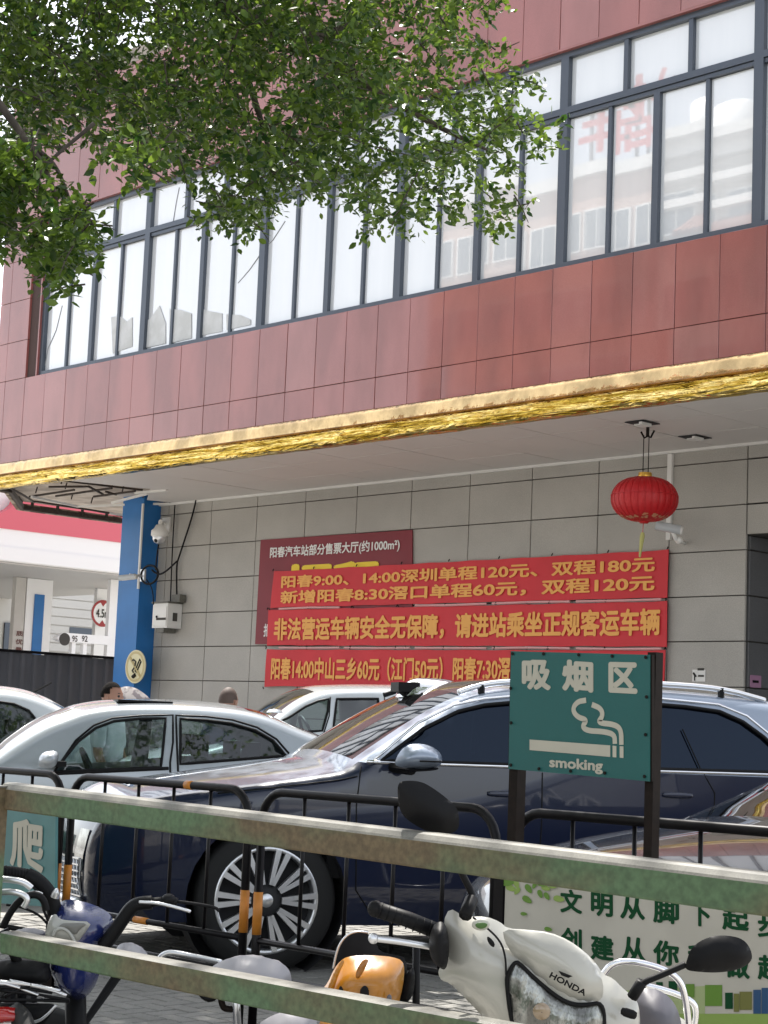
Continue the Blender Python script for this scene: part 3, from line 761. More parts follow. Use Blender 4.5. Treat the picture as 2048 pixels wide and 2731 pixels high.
# no smoking disc
c = onY(363, 1778, YW-.37); e = empty('no_smoking_sign', 'round cream no smoking sign with a crossed cigarette on the blue pillar', 'sign', (c.x, YW-.37, c.z))
rr = (onY(363, 1733, YW-.37).z-onY(363, 1822, YW-.37).z)/2
RX = Matrix.Rotation(math.pi/2, 3, 'X')
m_crm = M('cream_plastic', (.72, .66, .42), rough=.4); m_ring = M('pale_gold_ring', (.55, .45, .22), rough=.4)
MB().lathe([(.001, .02), (rr, .02), (rr, 0), (.001, 0)], c, M_=RX, n=40).build('disc', m_crm, e)
MB().lathe([(rr*.78, .024), (rr*.92, .024), (rr*.92, .0215), (rr*.78, .0215), (rr*.78, .024)], c, M_=RX, n=40).build('ring', m_ring, e)
def pxtube(pts, sc=rr, w_=.012, y=-.026): return MB().tube([Vector((c.x+a*sc, c.y+y, c.z+b*sc)) for a, b in pts], w_*1, n=6)
pxtube([(-.55, .55), (.55, -.55)], w_=.022, y=-.022).build('bar', m_ring, e)
pxtube([(-.35, .30), (-.2, .42), (.05, .3), (.0, .0), (-.25, -.25), (-.1, -.35)], w_=.016).build('smoke_mark', m_greyjoint, e, True)
pxtube([(.05, -.25), (.45, .45), (.58, .3), (.2, -.35), (.05, -.25)], w_=.012).build('cigarette_mark', m_black, e)
pxtube([(-.15, -.62), (.1, -.48)], w_=.035).build('ember_mark', m_black, e)
# small notices
a = onY(1847, 1786, YW-.004); b = onY(1881, 1818, YW-.004)
e = empty('camera_notice', 'small white surveillance notice stuck on the tiled wall near the corner', 'notice', ((a.x+b.x)/2, YW, b.z))
MB().box((a.x, YW-.008, b.z), (b.x, YW-.003, a.z)).build('sheet', m_white, e)
w_ = b.x-a.x
MB().tube([(a.x+.1*w_, YW-.012, a.z-.04), (a.x+.3*w_, YW-.012, a.z-.09)], .014, n=4).tube([(a.x+.2*w_, YW-.012, a.z-.08), (a.x+.2*w_, YW-.012, a.z-.14)], .008, n=4).build('camera_mark', m_black, e)
MB().box((a.x+.4*w_, YW-.0095, b.z+.14), (a.x+.9*w_, YW-.0085, b.z+.17)).box((a.x+.45*w_, YW-.0095, b.z+.06), (a.x+.9*w_, YW-.0085, b.z+.085)).build('print_line', m_greyjoint, e)
m_pinkn = M('pink_notice', (.42, .22, .34), rough=.6)
a = onX(2002, 1800, XC+.025); b = onX(2030, 1835, XC+.025)
e = empty('pink_notice', 'small pink notice with a black line on the recess wall at the right edge', 'notice', (XC+.03, a.y, b.z))
MB().box((XC+.016, a.y, b.z), (XC+.024, b.y, a.z)).build('sheet', m_pinkn, e)
MB().box((XC+.024, a.y+.1*(b.y-a.y)+.02, b.z+.06), (XC+.028, b.y-.06, b.z+.09)).build('print_line', m_black, e)

# ================================================================== LANTERN
hk = onZ(1727, 1140, ZC); YLn = hk.y
lc = onY(1719, 1328, YLn); top = onY(1720, 1272, YLn); bot = onY(1718, 1391, YLn)
RL = 90*(lc-CAMP).dot(FW)/FPX*.99
e = empty('red_lantern', 'big round red silk lantern with gold caps hanging under the soffit', 'lantern', (lc.x, lc.y, bot.z))
HL = (top.z-bot.z)/2; zc = (top.z+bot.z)/2
nr = 28; V = []; F = []; m_ = 24
for i in range(m_+1):
    th = -math.pi/2+math.pi*i/m_
    for k in range(nr*4):
        a = 2*math.pi*k/(nr*4); sc_ = 1-.022*abs(math.sin(a*nr/2))**.6 if True else 1
        rr_ = RL*max(math.cos(th), .001)**.78*(1-.022*(1-abs(math.sin(a*nr/2))))
        rr_ = max(rr_, .10*RL)
        V.append((lc.x+rr_*math.cos(a), lc.y+rr_*math.sin(a), zc+HL*math.sin(th)))
N4 = nr*4
for i in range(m_):
    for k in range(N4): F.append((i*N4+k, i*N4+(k+1) % N4, (i+1)*N4+(k+1) % N4, (i+1)*N4+k))
mesh('silk_body', V, F, m_lantern, e, True)
mb = MB()
for k in range(nr):
    a = 2*math.pi*k/nr
    mb.tube([(lc.x+RL*1.004*math.cos(th)**.78*math.cos(a), lc.y+RL*1.004*math.cos(th)**.78*math.sin(a), zc+HL*math.sin(th)) for th in np.linspace(-1.3, 1.3, 14)], .004, n=4)
mb.tube([(lc.x+RL*1.0*math.cos(t), lc.y+RL*1.0*math.sin(t), zc+.04) for t in np.linspace(0, 2*math.pi, 49)[:-1]], .006, n=4, closed=True)
mb.build('rib', m_lantern, e)
MB().lathe([(.001, .065), (.08, .065), (.085, .03), (.085, 0), (.001, -.01)], (lc.x, lc.y, top.z-.015), n=28).build('cap', m_goldp, e)
MB().lathe([(.001, -.02), (.05, -.02), (.07, .01), (.05, .03)], (lc.x, lc.y, bot.z), n=28).build('bottom_cap', m_lantern, e)
# gold cloud print around the bottom: irregular patches lying on the silk
mb = MB()
def lan(a, th, off=1.012):
    r_ = max(RL*math.cos(th)**.78*off, .16*RL); return Vector((lc.x+r_*math.cos(a), lc.y+r_*math.sin(a), zc+HL*math.sin(th)*1.006))
for k in range(14):
    a0 = 2*math.pi*k/14
    for q in range(7):
        aa = a0+rng.normal(0, .10); tt = -1.02+rng.uniform(-.12, .16)*(1.0 if q else 0); s = rng.uniform(.05, .10)
        n_ = 8; ring = [lan(aa+s*math.cos(t)*1.0*rng.uniform(.7, 1.1), tt+s*.8*math.sin(t)*rng.uniform(.7, 1.1), 1.012+.002*q) for t in np.linspace(0, 2*math.pi, n_+1)[:-1]]
        mb.add(ring, [tuple(range(n_))])
mb.build('gold_print', m_goldpr, e)
mb = MB()
for k in range(14):
    a0 = 2*math.pi*k/14+.2
    ring = [lan(a0+.07*math.cos(t), 1.12+.08*math.sin(t), 1.012) for t in np.linspace(0, 2*math.pi, 9)[:-1]]; mb.add(ring, [tuple(range(8))])
mb.build('gold_print', m_goldpr, e)
mb = MB()
for px in (1714, 1728):
    a = onY(px, 1275, YLn); b = onY(px+3, 1160, YLn); MB().tube([a, b], .006, n=5).build('hanging_wire', m_brown, e)
h0 = onY(1727, 1163, YLn)
mb = MB().tube([(h0.x, YLn, ZC), (h0.x, YLn, h0.z)], .02)
for s in (-1, 1): mb.tube([h0, h0+Vector((s*.05, 0, -.02)), h0+Vector((s*.10, 0, .06))], .012)
mb.build('hook', m_brown, e)
a = onY(1716, 1393, YLn); a1 = onY(1714, 1420, YLn); b = onY(1706, 1486, YLn)
MB().tube([a, a1], .004).build('tassel_cord', m_lantern, e)
MB().tube([a1, a1.lerp(b, .15), b], [.02, .03, .012], n=8).build('tassel', M('straw_tassel', (.42, .40, .14), rough=.8), e)

# ================================================================== FUEL STATION AND FENCE BEYOND THE LEFT END
fs = empty('fuel_station', 'white fuel station with a wide pink-red banded canopy beyond the grey fence', 'fuel station', (-42, 34, 0))
XF = -40.0
m_canw = M('canopy_white', (.88, .88, .87), rough=.4); m_canr = M('canopy_red', (.68, .13, .17), rough=.45)
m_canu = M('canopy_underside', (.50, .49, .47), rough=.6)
m_offw = M('station_wall_paint', (.58, .56, .52), rough=.7, var=.06, vscale=1)
yc0, yc1 = 17.0, 32.5
zb_ = onX(165, 1513, XF).z; zm_ = onX(165, 1428, XF).z; zt_ = onX(165, 1375, XF).z; zt2 = onX(20, 1350, XF).z
MB().box((XF-14, yc0, zb_), (XF, yc1, zm_)).box((XF+.0, yc0, zb_+.02), (XF+.06, yc1, (zb_+zm_)/2-.06)).build('canopy', m_canw, fs)
zr = zm_
rb = [onX(*p, XF+.03) for p in ((-200, 1384), (340, 1449), (340, 1325), (47, 1325), (41, 1343), (27, 1356), (0, 1369), (-60, 1381), (-200, 1379))]
slab('red_band', rb, .3, (-1, 0, 0), m_canr, fs)
MB().box((XF-13.5, yc0, zr+.01), (XF-.35, yc1, zr+2.1)).build('sign_board', m_canw, fs)
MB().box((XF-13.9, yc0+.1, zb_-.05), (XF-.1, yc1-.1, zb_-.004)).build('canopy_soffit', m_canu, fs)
# columns: white with blue face
def column(px0, px1, X, blue=None):
    a = onX(px0, 1650, X); b = onX(px1, 1650, X)
    c = MB().box((X-.15, a.y, 0), (X, b.y, zb_-.06)).build('column', m_canw, fs)
    if blue:
        p = onX(blue[0], 1650, X); q = onX(blue[1], 1650, X)
        MB().box((X+.004, p.y, 0), (X+.03, q.y, onX(blue[0], 1584, X).z)).build('blue_face', m_blue, c)
column(67, 136, -43.5, (88, 114)); column(290, 338, -41.2, (316, 336))
column(255, 292, -44.5)
# back building, shutters, price board
XB = -52.0
MB().box((XB-.5, 19, 0), (XB, 44, 6.0)).build('back_wall', m_offw, fs)
mb = MB()
for k in range(9): mb.box((XB+.0, onX(135, 1600, XB).y, 3.0+k*.30), (XB+.05, onX(255, 1600, XB).y, 3.26+k*.30))
mb.build('roller_shutter', m_canu, fs)
mb = MB()
for (a, b, c, d) in ((15, 42, 1660, 1735), (188, 250, 1672, 1700)):
    p = onX(a, c, XB+.1); q = onX(b, d, XB+.1); MB().box((XB+.01, p.y, q.z), (XB+.08, q.y, p.z)).build('window', m_frame, fs)
XPb = -41.0
p = onX(155, 1686, XPb); q = onX(290, 1720, XPb)
pb = empty('price_board', 'long white board showing fuel grades 95 and 92 under the canopy', 'sign', (XPb, p.y, q.z))
slab('board', [(XPb, p.y+.12, q.z), (XPb, q.y, q.z), (XPb, q.y, p.z), (XPb, p.y+.25, p.z), (XPb, p.y, p.z-.12), (XPb, p.y, q.z+.05)], .25, (-1, 0, 0), m_canw, pb)
MB().box((XPb-.2, p.y+.5, 0), (XPb-.05, p.y+.62, q.z)).box((XPb-.2, q.y-.8, 0), (XPb-.05, q.y-.68, q.z)).build('leg', m_canw, pb)
UY = Vector((0, 1, 0))
t0 = onX(192, 1711, XPb+.01); t1 = onX(207, 1696, XPb+.01); lettering('95', t0, UY, UZ, t1.y-t0.y, t1.z-t0.z, m_greyjoint, pb, .01)
t0 = onX(218, 1711, XPb+.01); t1 = onX(234, 1696, XPb+.01); lettering('92', t0, UY, UZ, t1.y-t0.y, t1.z-t0.z, m_greyjoint, pb, .01)
cc = onX(172, 1705, XPb+.01); RXX = Matrix.Rotation(math.pi/2, 3, 'Y')
MB().lathe([(.001, .012), (.17, .012), (.17, 0), (.001, 0)], cc, M_=RXX, n=24).build('round_mark', m_greyjoint, pb)
# height limit sign
cc = onX(272, 1636, -44.4); hs_ = empty('height_limit_sign', 'round white and red height limit sign reading 4.5m on a white column', 'sign', cc)
rh = .40
MB().lathe([(.001, .03), (rh, .03), (rh, 0), (.001, 0)], cc, M_=RXX, n=32).build('disc', m_canw, hs_)
m_sred = M('sign_red', (.35, .03, .03), rough=.5)
MB().lathe([(rh*.82, .034), (rh*1.0, .034), (rh*1.0, .031), (rh*.82, .031), (rh*.82, .034)], cc, M_=RXX, n=32).build('ring', m_sred, hs_)
lettering('4.5m', cc+Vector((.04, -.24, -.13)), UY, UZ, .48, .26, m_greyjoint, hs_, .02)
for s in (-1, 1):
    mesh('arrow', [cc+Vector((.035, -.13, s*.36)), cc+Vector((.035, .13, s*.36)), cc+Vector((.035, 0, s*.2))], [(0, 1, 2) if s < 0 else (2, 1, 0)], m_sred, hs_)
# vertical slogan on a white column
t0 = onX(44, 1678, -43.5); t1 = onX(59, 1745, -43.5)
vs = empty('slogan_column', 'white column with a vertical line of brown characters at the left edge', 'column', (-43.8, t0.y, 0))
MB().box((-43.7, onX(38, 1650, -43.5).y, 0), (-43.52, onX(65, 1650, -43.5).y, zb_-.06)).build('column', m_offw, vs)
hh = (t0.z-t1.z)/3
for k, ch in enumerate('质优量'):
    lettering(ch, (-43.51, t0.y, t0.z-(k+1)*hh+.04), UY, UZ, t1.y-t0.y, hh-.08, M('brown_print', (.14, .05, .04), rough=.6) if k == 0 else bpy.data.materials['brown_print'], vs, .02)
# grey corrugated fence between the two sites
XN = -29.0
fa = onX(0, 1740, XN); fb = onX(315, 1757, XN); ztf = (fa.z+fb.z)/2
m_cor = M('grey_corrugated_sheet', (.095, .098, .112), rough=.5, metal=.1, var=.12, vscale=1.5)
fn = empty('corrugated_fence', 'dark grey corrugated metal fence with raised ribs beyond the parked cars', 'fence', (XN, 22, 0))
y = fa.y-2.0; ymax = 27.0; pwf = (onX(187-0, 1800, XN).y-onX(155, 1800, XN).y)*1.0
V = []; F = []
prof = [(0, 0), (.02, .05), (.10, .05), (.12, 0)]
pme = bpy.data.meshes.new('sheet_panel'); W_ = pwf
pts = [(0, 0)]+[(.02, .05), (.09, .05), (.11, 0)]+[(W_, 0)]
VV = [(o_, a, z) for z in (0, ztf) for a, o_ in pts] + [(o_-.015, a, z) for z in (0, ztf) for a, o_ in pts]
n5 = 5; FF = []
for k in range(4):
    FF += [(k, k+1, k+1+n5, k+n5), (k+10, k+10+n5, k+11+n5, k+11)]
for k in range(4): FF += [(k+n5, k+1+n5, k+11+n5, k+10+n5)]
pme.from_pydata(VV, [], FF); pme.materials.append(m_cor)
while y < ymax:
    inst('sheet_panel', pme, (XN, y, random.uniform(-.01, .01)), fn); y += W_
MB().box((XN-.02, fa.y-2, ztf), (XN+.07, ymax, ztf+.05)).build('top_rail', m_black, fn)
MB().box((XN-.1, fa.y-2, .0), (XN-.02, ymax, .12)).build('base_rail', m_black, fn)

# ================================================================== CARS
RTh = RT.copy(); FWh = Vector((FW.x, FW.y, 0)).normalized()
class Frame:
    def __init__(s, px, py, D, alpha, y_in=0):
        o = atD(px, py, D); s.O = Vector((o.x, o.y, 0)); a = math.radians(alpha)
        s.x = (RTh*math.cos(a)+FWh*math.sin(a)).normalized(); s.y = Vector((0, 0, 1)).cross(s.x)
        s.R = Matrix((s.x, s.y, (0, 0, 1))).transposed()
    def t(s, px, py, y=0.0):
        r = ray(px, py); k = (s.O+s.y*y-CAMP).dot(s.y)/r.dot(s.y); p = CAMP+r*k-s.O
        return (p.dot(s.x), p.z)
def resample(P, step):
    out = [P[0]]
    for a, b in zip(P[:-1], P[1:]):
        L = math.hypot(b[0]-a[0], b[1]-a[1]); n = max(1, round(L/step))
        out += [(a[0]+(b[0]-a[0])*i/n, a[1]+(b[1]-a[1])*i/n) for i in range(1, n+1)]
    return out
def build_car(name, label, fr, W, prof, belt, wheels, rw, wins, ws, rwn, m_low, m_up, m_glass, bottom=.22, tum=.32, roofmat=None, roofk=.8, group=None, crown=.05, interior=True, spokes=10, cabin=None, nose=.24):
    e = empty(name, label, 'car', fr.O, fr.R, group)
    prof = smooth_poly(prof, 2, False); prof = resample(prof, .05)
    xf = min(p[0] for p in prof); xb = max(p[0] for p in prof); yc = W/2; r = .075
    def half(x, z):
        h = W/2
        if z > belt: h -= (z-belt)*tum
        else: h -= .035*max(0, (belt-z-.0)/belt)**2*0
        if .5 < z < belt: h += .012*math.sin((z-.5)/(belt-.5)*math.pi)
        if z < .45: h -= (.45-z)*.22
        t = max(0, 1-(x-xf)/.85); h -= W/2*nose*t**2.2
        t = max(0, 1-(xb-x)/.7); h -= W/2*.16*t**2.2
        return h
    n = len(prof); nrm = []
    for i in range(n):
        a = prof[max(0, i-1)]; b = prof[min(n-1, i+1)]; dx, dz = b[0]-a[0], b[1]-a[1]; L = math.hypot(dx, dz) or 1
        nrm.append((-dz/L, dx/L))
    K = 14; ks = [-1+2*k/K for k in range(K+1)]
    ks = sorted(set([-1, -.97, -.93, -.88, -.75, -.6, -.4, -.2, 0, .2, .4, .6, .75, .88, .93, .97, 1])); K = len(ks)-1
    V = []
    for i, (x, z) in enumerate(prof):
        h = half(x, z)-r
        c_ = crown*(1.0 if z > belt-.25 else 1.6)
        for k in ks:
            V.append((x+nrm[i][0]*c_*(1-k*k), yc+k*h, z+nrm[i][1]*c_*(1-k*k)))
    groups = {'body': [], 'hood': [], 'windscreen': [], 'roof': [], 'rear_window': []}
    for i in range(n-1):
        x = (prof[i][0]+prof[i+1][0])/2; z = prof[i][1]
        for k in range(K):
            km = abs(ks[k]+ks[k+1])/2; f = (i*(K+1)+k, (i+1)*(K+1)+k, (i+1)*(K+1)+k+1, i*(K+1)+k+1)
            if z > belt-.02 and ws[0] < x < ws[1]: g = 'windscreen' if km < .9 else 'body'
            elif z > belt-.02 and rwn[0] < x < rwn[1]: g = 'rear_window' if km < .86 else 'body'
            elif x <= ws[0] and z > .62 and x > xf+.1: g = 'hood'
            elif ws[1] <= x <= rwn[0]: g = 'roof' if (roofmat and km < roofk) else 'body'
            else: g = 'body'
            groups[g].append(f)
    def sub(V, F):
        used = sorted({i for f in F for i in f}); mp = {u: i for i, u in enumerate(used)}
        return [V[u] for u in used], [tuple(mp[i] for i in f) for f in F]
    gm = {'hood': m_up, 'windscreen': m_glass if m_glass is not m_glass_dark else m_glass_ws, 'roof': roofmat, 'rear_window': m_glass}
    # side sheets
    arches = []
    bl = [(xb-.05, bottom+.05), (xb-.25, bottom)]
    bot = []
    for wx in sorted(wheels, reverse=True):
        ra = rw*1.13; zc_ = rw
        a0 = math.asin(max(-1, min(1, (bottom-zc_)/ra)))
        for t in np.linspace(a0, math.pi-a0, 17): bot.append((wx+ra*math.cos(t), zc_+ra*math.sin(t)))
    outline = [(p[0], p[1]) for p in prof]+bl+bot+[(xf+.25, bottom), (xf+.05, bottom+.03)]
    extra = []
    for i in range(0, n):
        for d in (.008, .022, .042, .075):
            q = (prof[i][0]-nrm[i][0]*d, prof[i][1]-nrm[i][1]*d)
            extra.append(q)
    holes = [resample(list(w_)+[w_[0]], .06)[:-1] for w_ in wins]
    # fill with extra points
    pts = []; edges = []
    for pl in [outline]+holes:
        k = len(pts); pts += pl; edges += [(k+i, k+(i+1) % len(pl)) for i in range(len(pl))]
    def inside(p, poly):
        c = False; j = len(poly)-1
        for i in range(len(poly)):
            a = poly[i]; b = poly[j]
            if (a[1] > p[1]) != (b[1] > p[1]) and p[0] < (b[0]-a[0])*(p[1]-a[1])/(b[1]-a[1])+a[0]: c = not c
            j = i
        return c
    if m_low is not m_up:
        bx = [x for x in np.arange(xf+.02, xb, .05) if inside((x, belt), outline) and edge_dist((x, belt), [outline]+holes) > .012]
        run = []
        for x in bx:
            if run and x-run[-1] > .07: run = []
            pts.append((float(x), belt))
            if run: edges.append((len(pts)-2, len(pts)-1))
            run.append(x)
    for q in extra:
        if m_low is not m_up and abs(q[1]-belt) < .02: continue
        if inside(q, outline) and not any(inside(q, h) for h in holes) and edge_dist(q, [outline]) > .005 and (not holes or edge_dist(q, holes) > .012): pts.append(q)
    gx_ = np.arange(xf+.05, xb, .075); gz_ = np.arange(bottom, max(p[1] for p in prof), .06)
    for x in gx_:
        for z in gz_:
            q = (float(x), float(z))
            if m_low is not m_up and abs(z-belt) < .02: continue
            if inside(q, outline) and not any(inside(q, h) for h in holes) and edge_dist(q, [prof], False) > .09 and edge_dist(q, [outline]+holes) > .025: pts.append(q)
    res = delaunay_2d_cdt([Vector(p) for p in pts], edges, [], 0, 1e-6)
    P = [(v.x, v.y) for v in res[0]]; T = []
    for f in res[2]:
        c = (sum(P[i][0] for i in f)/3, sum(P[i][1] for i in f)/3)
        if inside(c, outline) and not any(inside(c, h) for h in holes): T.append(tuple(f))
    def ysurf(x, z, off=0.0):
        d = min(edge_dist((x, z), [prof], False), r)
        ins = r-math.sqrt(max(0, r*r-(r-d)**2))
        return half(x, z)-ins+off
    for side in (-1, 1):
        ny = [ysurf(*p) for p in P]
        Vs = [(p[0], yc+side*h, p[1]) for p, h in zip(P, ny)]
        T_ = T if side < 0 else [tuple(reversed(t)) for t in T]
        up = [t for t in T_ if sum(P[i][1] for i in t)/3 > belt+.0]; lo = [t for t in T_ if sum(P[i][1] for i in t)/3 <= belt+.0]
        if m_low is m_up: mesh('side_panel', Vs, T_, m_low, e, True, False)
        else:
            mesh('side_panel', *sub(Vs, lo), m_low, e, True, False); mesh('pillar_frame', *sub(Vs, up), m_up, e, True, False)
        # glass
        for h_ in holes:
            Pg, Tg = poly_fill(h_, grid=.12)
            Vg = [(p[0], yc+side*(half(*p)-.014), p[1]) for p in Pg]
            gob = mesh('side_window', Vg, Tg if side < 0 else [tuple(reversed(t)) for t in Tg], m_glass, e, True, False)
            if side < 0:
                mb = MB().tube([(p[0], yc-half(*p)-.003, p[1]) for p in h_], .011, n=5, closed=True); mb.build('window_seal', m_plast, gob, True, False)
    for g, F in groups.items():
        if not F: continue
        mt = gm.get(g) or m_up
        if g == 'body':
            lo = [f for f in F if V[f[0]][2] < belt-.3 or (V[f[0]][0] < xf+.14)]; up = [f for f in F if f not in set(lo)]
            xm_ = (xf+xb)/2
            for part_ in ([f for f in lo if V[f[0]][0] < xm_], [f for f in lo if V[f[0]][0] >= xm_]):
                if part_: mesh('bumper', *sub(V, part_), m_low, e, True, False)
            if up: mesh('roof_shell', *sub(V, up), m_up, e, True, False)
        else: mesh(g, *sub(V, F), mt, e, True, False)
    # wheels
    for wx in wheels:
        for side in (-1, 1):
            y0 = yc+side*(W/2-.03); sg = side
            wm = MB(); Rm = Matrix.Rotation(-sg*math.pi/2, 3, 'X')
            c = Vector((wx, y0, rw)); rr = rw*.735
            tyr = MB().lathe([(rr, 0), (rr+.02, .0), (rw-.02, -.005), (rw, -.03), (rw, -.2), (rr, -.22)], c, M_=Rm, n=48)
            wo = tyr.build('wheel', m_tyre, e, True, False)
            rim = MB().lathe([(rr+.004, -.012), (rr, .0), (rr-.018, .0), (rr-.022, -.02), (rr-.02, -.14)], c, M_=Rm, n=48)
            rim.build('rim', m_silverm, wo, True, False)
            if side < 0:
                for k in range(spokes):
                    a = 2*math.pi*k/spokes
                    sp = MB()
                    for s in (-.085, .085):
                        for (d0, w0, w1) in ((0, .010, .016),):
                            ps = []
                            for rr1, wd, aa in ((rr*.30, w0, a+s*.9), (rr*.97, w1, a+s*1.25)):
                                cx_, cz_ = math.cos(aa)*rr1, math.sin(aa)*rr1; tx, tz = -math.sin(aa)*wd, math.cos(aa)*wd
                                ps += [(cx_-tx, cz_-tz), (cx_+tx, cz_+tz)]
                            Vq = [(c.x+p[0], c.y-.004+(-.0), c.z+p[1]) for p in ps]+[(c.x+p[0], c.y+.035, c.z+p[1]) for p in ps]
                            sp.add(Vq, [(0, 1, 3, 2), (4, 6, 7, 5), (0, 2, 6, 4), (1, 5, 7, 3), (2, 3, 7, 6), (0, 4, 5, 1)])
                    spo = sp.build('spoke', m_silverm, wo, False, False)
                MB().lathe([(.001, -.0), (rr*.16, -.0), (rr*.30, -.02), (rr*.34, -.05)], c, M_=Rm, n=24).build('hub', m_dark, wo, True, False)
                MB().lathe([(.001, .004), (rr*.12, .004), (rr*.13, -.0)], c, M_=Rm, n=20).build('hub_cap', m_silverm, wo, True, False)
                MB().lathe([(.001, -.10), (rr-.02, -.10)], c, M_=Rm, n=32).build('brake_disc', m_dark, wo, False, False)
        ra = rw*1.13
        for side in (-1, 1):
            c = Vector((wx, yc+side*(W/2-.05), rw)); Rm = Matrix.Rotation(-side*math.pi/2, 3, 'X')
            MB().lathe([(ra+.01, -.01), (ra+.01, -.30), (.001, -.30)], c, M_=Rm, n=32).build('wheel_well', m_dark, e, False, False)
    MB().box((xf+.25, .12, bottom+.0), (wheels[0]-rw*1.2, W-.12, .45)).box((wheels[0]+rw*1.2, .10, bottom), (wheels[-1]-rw*1.2, W-.10, .5)).box((wheels[-1]+rw*1.2, .15, bottom+.02), (xb-.2, W-.15, .5)).box((wheels[0]-rw*1.2, .36, bottom), (wheels[0]+rw*1.2, W-.36, .6)).box((wheels[-1]-rw*1.2, .36, bottom), (wheels[-1]+rw*1.2, W-.36, .6)).build('underbody', m_dark, e, False, False)
    if interior:
        cx0, cx1 = cabin
        MB().box((cx0-.1, .18, .45), (cx1, W-.18, belt-.25)).build('interior', m_dark, e, False, False)
        mb = MB()
        for yy in (.30, W-.80):
            mb = MB()
            mb.box((cx0+1.25, yy, belt-.3), (cx0+1.40, yy+.5, belt+.10)).box((cx0+1.32, yy+.14, belt+.12), (cx0+1.42, yy+.36, belt+.28)).box((cx0+.85, yy, belt-.45), (cx0+1.35, yy+.5, belt-.3)); mb.build('seat', m_seatc, e, False, False)
        MB().box((cx1-.35, .25, belt-.3), (cx1-.2, W-.25, belt+.10)).box((cx1-.30, .35, belt+.1), (cx1-.2, .6, belt+.24)).box((cx1-.30, W-.6, belt+.1), (cx1-.2, W-.35, belt+.24)).build('rear_seat', m_seatc, e, False, False)
        MB().box((cx0-.15, .15, belt-.3), (cx0+.35, W-.15, belt-.06)).build('dashboard', m_dark, e, False, False)
        Rw = Matrix.Rotation(math.radians(65), 3, 'Y')
        cs = Vector((cx0+.55, W-.55 if False else .55, belt-.02))
        MB().tube([cs+Rw @ Vector((.18*math.cos(t), .18*math.sin(t), 0)) for t in np.linspace(0, 2*math.pi, 25)[:-1]], .014, n=6, closed=True).build('steering_wheel', m_greyseat, e, True, False)
    return e, half, ysurf, yc
def seam(e, pts, half_fn, yc, r=.004, mat=None, name='door_seam', off=.001):
    pts = resample(pts, .08)
    return MB().tube([(p[0], yc-half_fn(*p)-off, p[1]) for p in pts], r, n=5).build(name, mat or m_plast, e, True, False)

# --- blue SUV
fS = Frame(714, 2396, 9.6, 15)
T_ = fS.t
profS = [(-.90, .27), (-.95, .42), (-.95, .60), (-.92, .74), (-.84, .845), (-.66, .905), (-.35, .96), (0, 1.015), (.30, 1.065), (.42, 1.09), (.60, 1.215), (.85, 1.38), (1.06, 1.495), (1.25, 1.565), (1.55, 1.60), (2.1, 1.615), (2.7, 1.60), (3.2, 1.56), (3.65, 1.49), (3.86, 1.40), (4.0, 1.15), (4.08, .9), (4.12, .6), (4.08, .3)]
beltS = 1.135
yw = .05
wf = [T_(1009, 2041, yw), T_(1130, 1943, yw), T_(1227, 1897, yw), T_(1300, 1880, yw), T_(1400, 1871, yw), T_(1500, 1871, yw), T_(1500, 2047, yw)]
wf[0] = (wf[0][0], beltS+.015); wf[-1] = (wf[-1][0], beltS+.02)
wr = [(wf[-1][0]+.07, beltS+.02), (wf[-2][0]+.07, wf[-2][1]), T_(1744, 1876, yw), T_(1840, 1884, yw), T_(1930, 1897, yw), T_(1990, 1925, yw), T_(2040, 1965, yw), T_(2100, 2030, yw), (T_(2100, 2040, yw)[0], beltS+.03)]
suv, hS, ysS, ycS = build_car('parked_suv', 'large two tone suv, pale grey hood over dark blue sides, behind the black barrier', fS, 1.98, profS, beltS, [0, 3.0], .385, [wf, wr], (.42, 1.12), (3.55, 4.0), m_paintblue, m_paintgrey, m_glass_dark, roofmat=m_paintblack, roofk=.9, interior=False, crown=.06, tum=.30, bottom=.26)
MB().box((.35, .15, .5), (3.8, 1.83, 1.0)).build('interior', m_dark, suv, False, False)
seam(suv, [(wf[0][0]-.08, beltS+.005), (1.6, beltS+.008), (3.4, beltS+.018)], hS, ycS, .012, m_chrome, 'belt_trim')
seam(suv, [(T_(1009, 2041)[0]-.03, beltS+.01), (wf[1][0]-.03, wf[1][1]+.03), (wf[2][0]-.02, wf[2][1]+.035), (wf[3][0], wf[3][1]+.035), (wf[4][0], wf[4][1]+.035), (wr[2][0], wr[2][1]+.035), (wr[4][0], wr[4][1]+.04), (wr[5][0]+.03, wr[5][1]+.035), (wr[6][0]+.035, wr[6][1]+.02), (wr[7][0]+.03, wr[7][1]+.02)], hS, ycS, .008, m_chrome, 'window_trim')
d0 = T_(962, 2062); d1 = T_(1446, 2062)
seam(suv, [(d0[0], beltS-.02), (d0[0]-.02, .9), (d0[0], .45), (d0[0]+.1, .32)], hS, ycS)
seam(suv, [(d1[0]-.0, beltS-.02), (d1[0], .8), (d1[0]-.02, .34)], hS, ycS)
seam(suv, [T_(1835, 1945), T_(1870, 2050), T_(1905, 2115), T_(1900, 2200)], hS, ycS)
seam(suv, [(-.30, .945), (0, .985), (.35, 1.035), (d0[0]-.02, 1.06)], hS, ycS)
for a, b in (((1766, 2128), (1852, 2122)),):
    p = T_(*a); q = T_(*b); 
    pillow('door_handle', [(0, 0), (.18, 0), (.19, .018), (.18, .035), (0, .035), (-.01, .018)], (1, 0, 0), (0, 0, 1), (p[0], ycS-hS(*p), p[1]), .02, .01, m_paintblue, suv, world=False)
p = T_(1300, 2125)
pillow('door_handle', [(0, 0), (.18, 0), (.19, .018), (.18, .035), (0, .035), (-.01, .018)], (1, 0, 0), (0, 0, 1), (p[0]-.0, ycS-hS(*p), p[1]), .02, .01, m_paintblue, suv, world=False)
p = T_(831, 2121); q = T_(933, 2126)
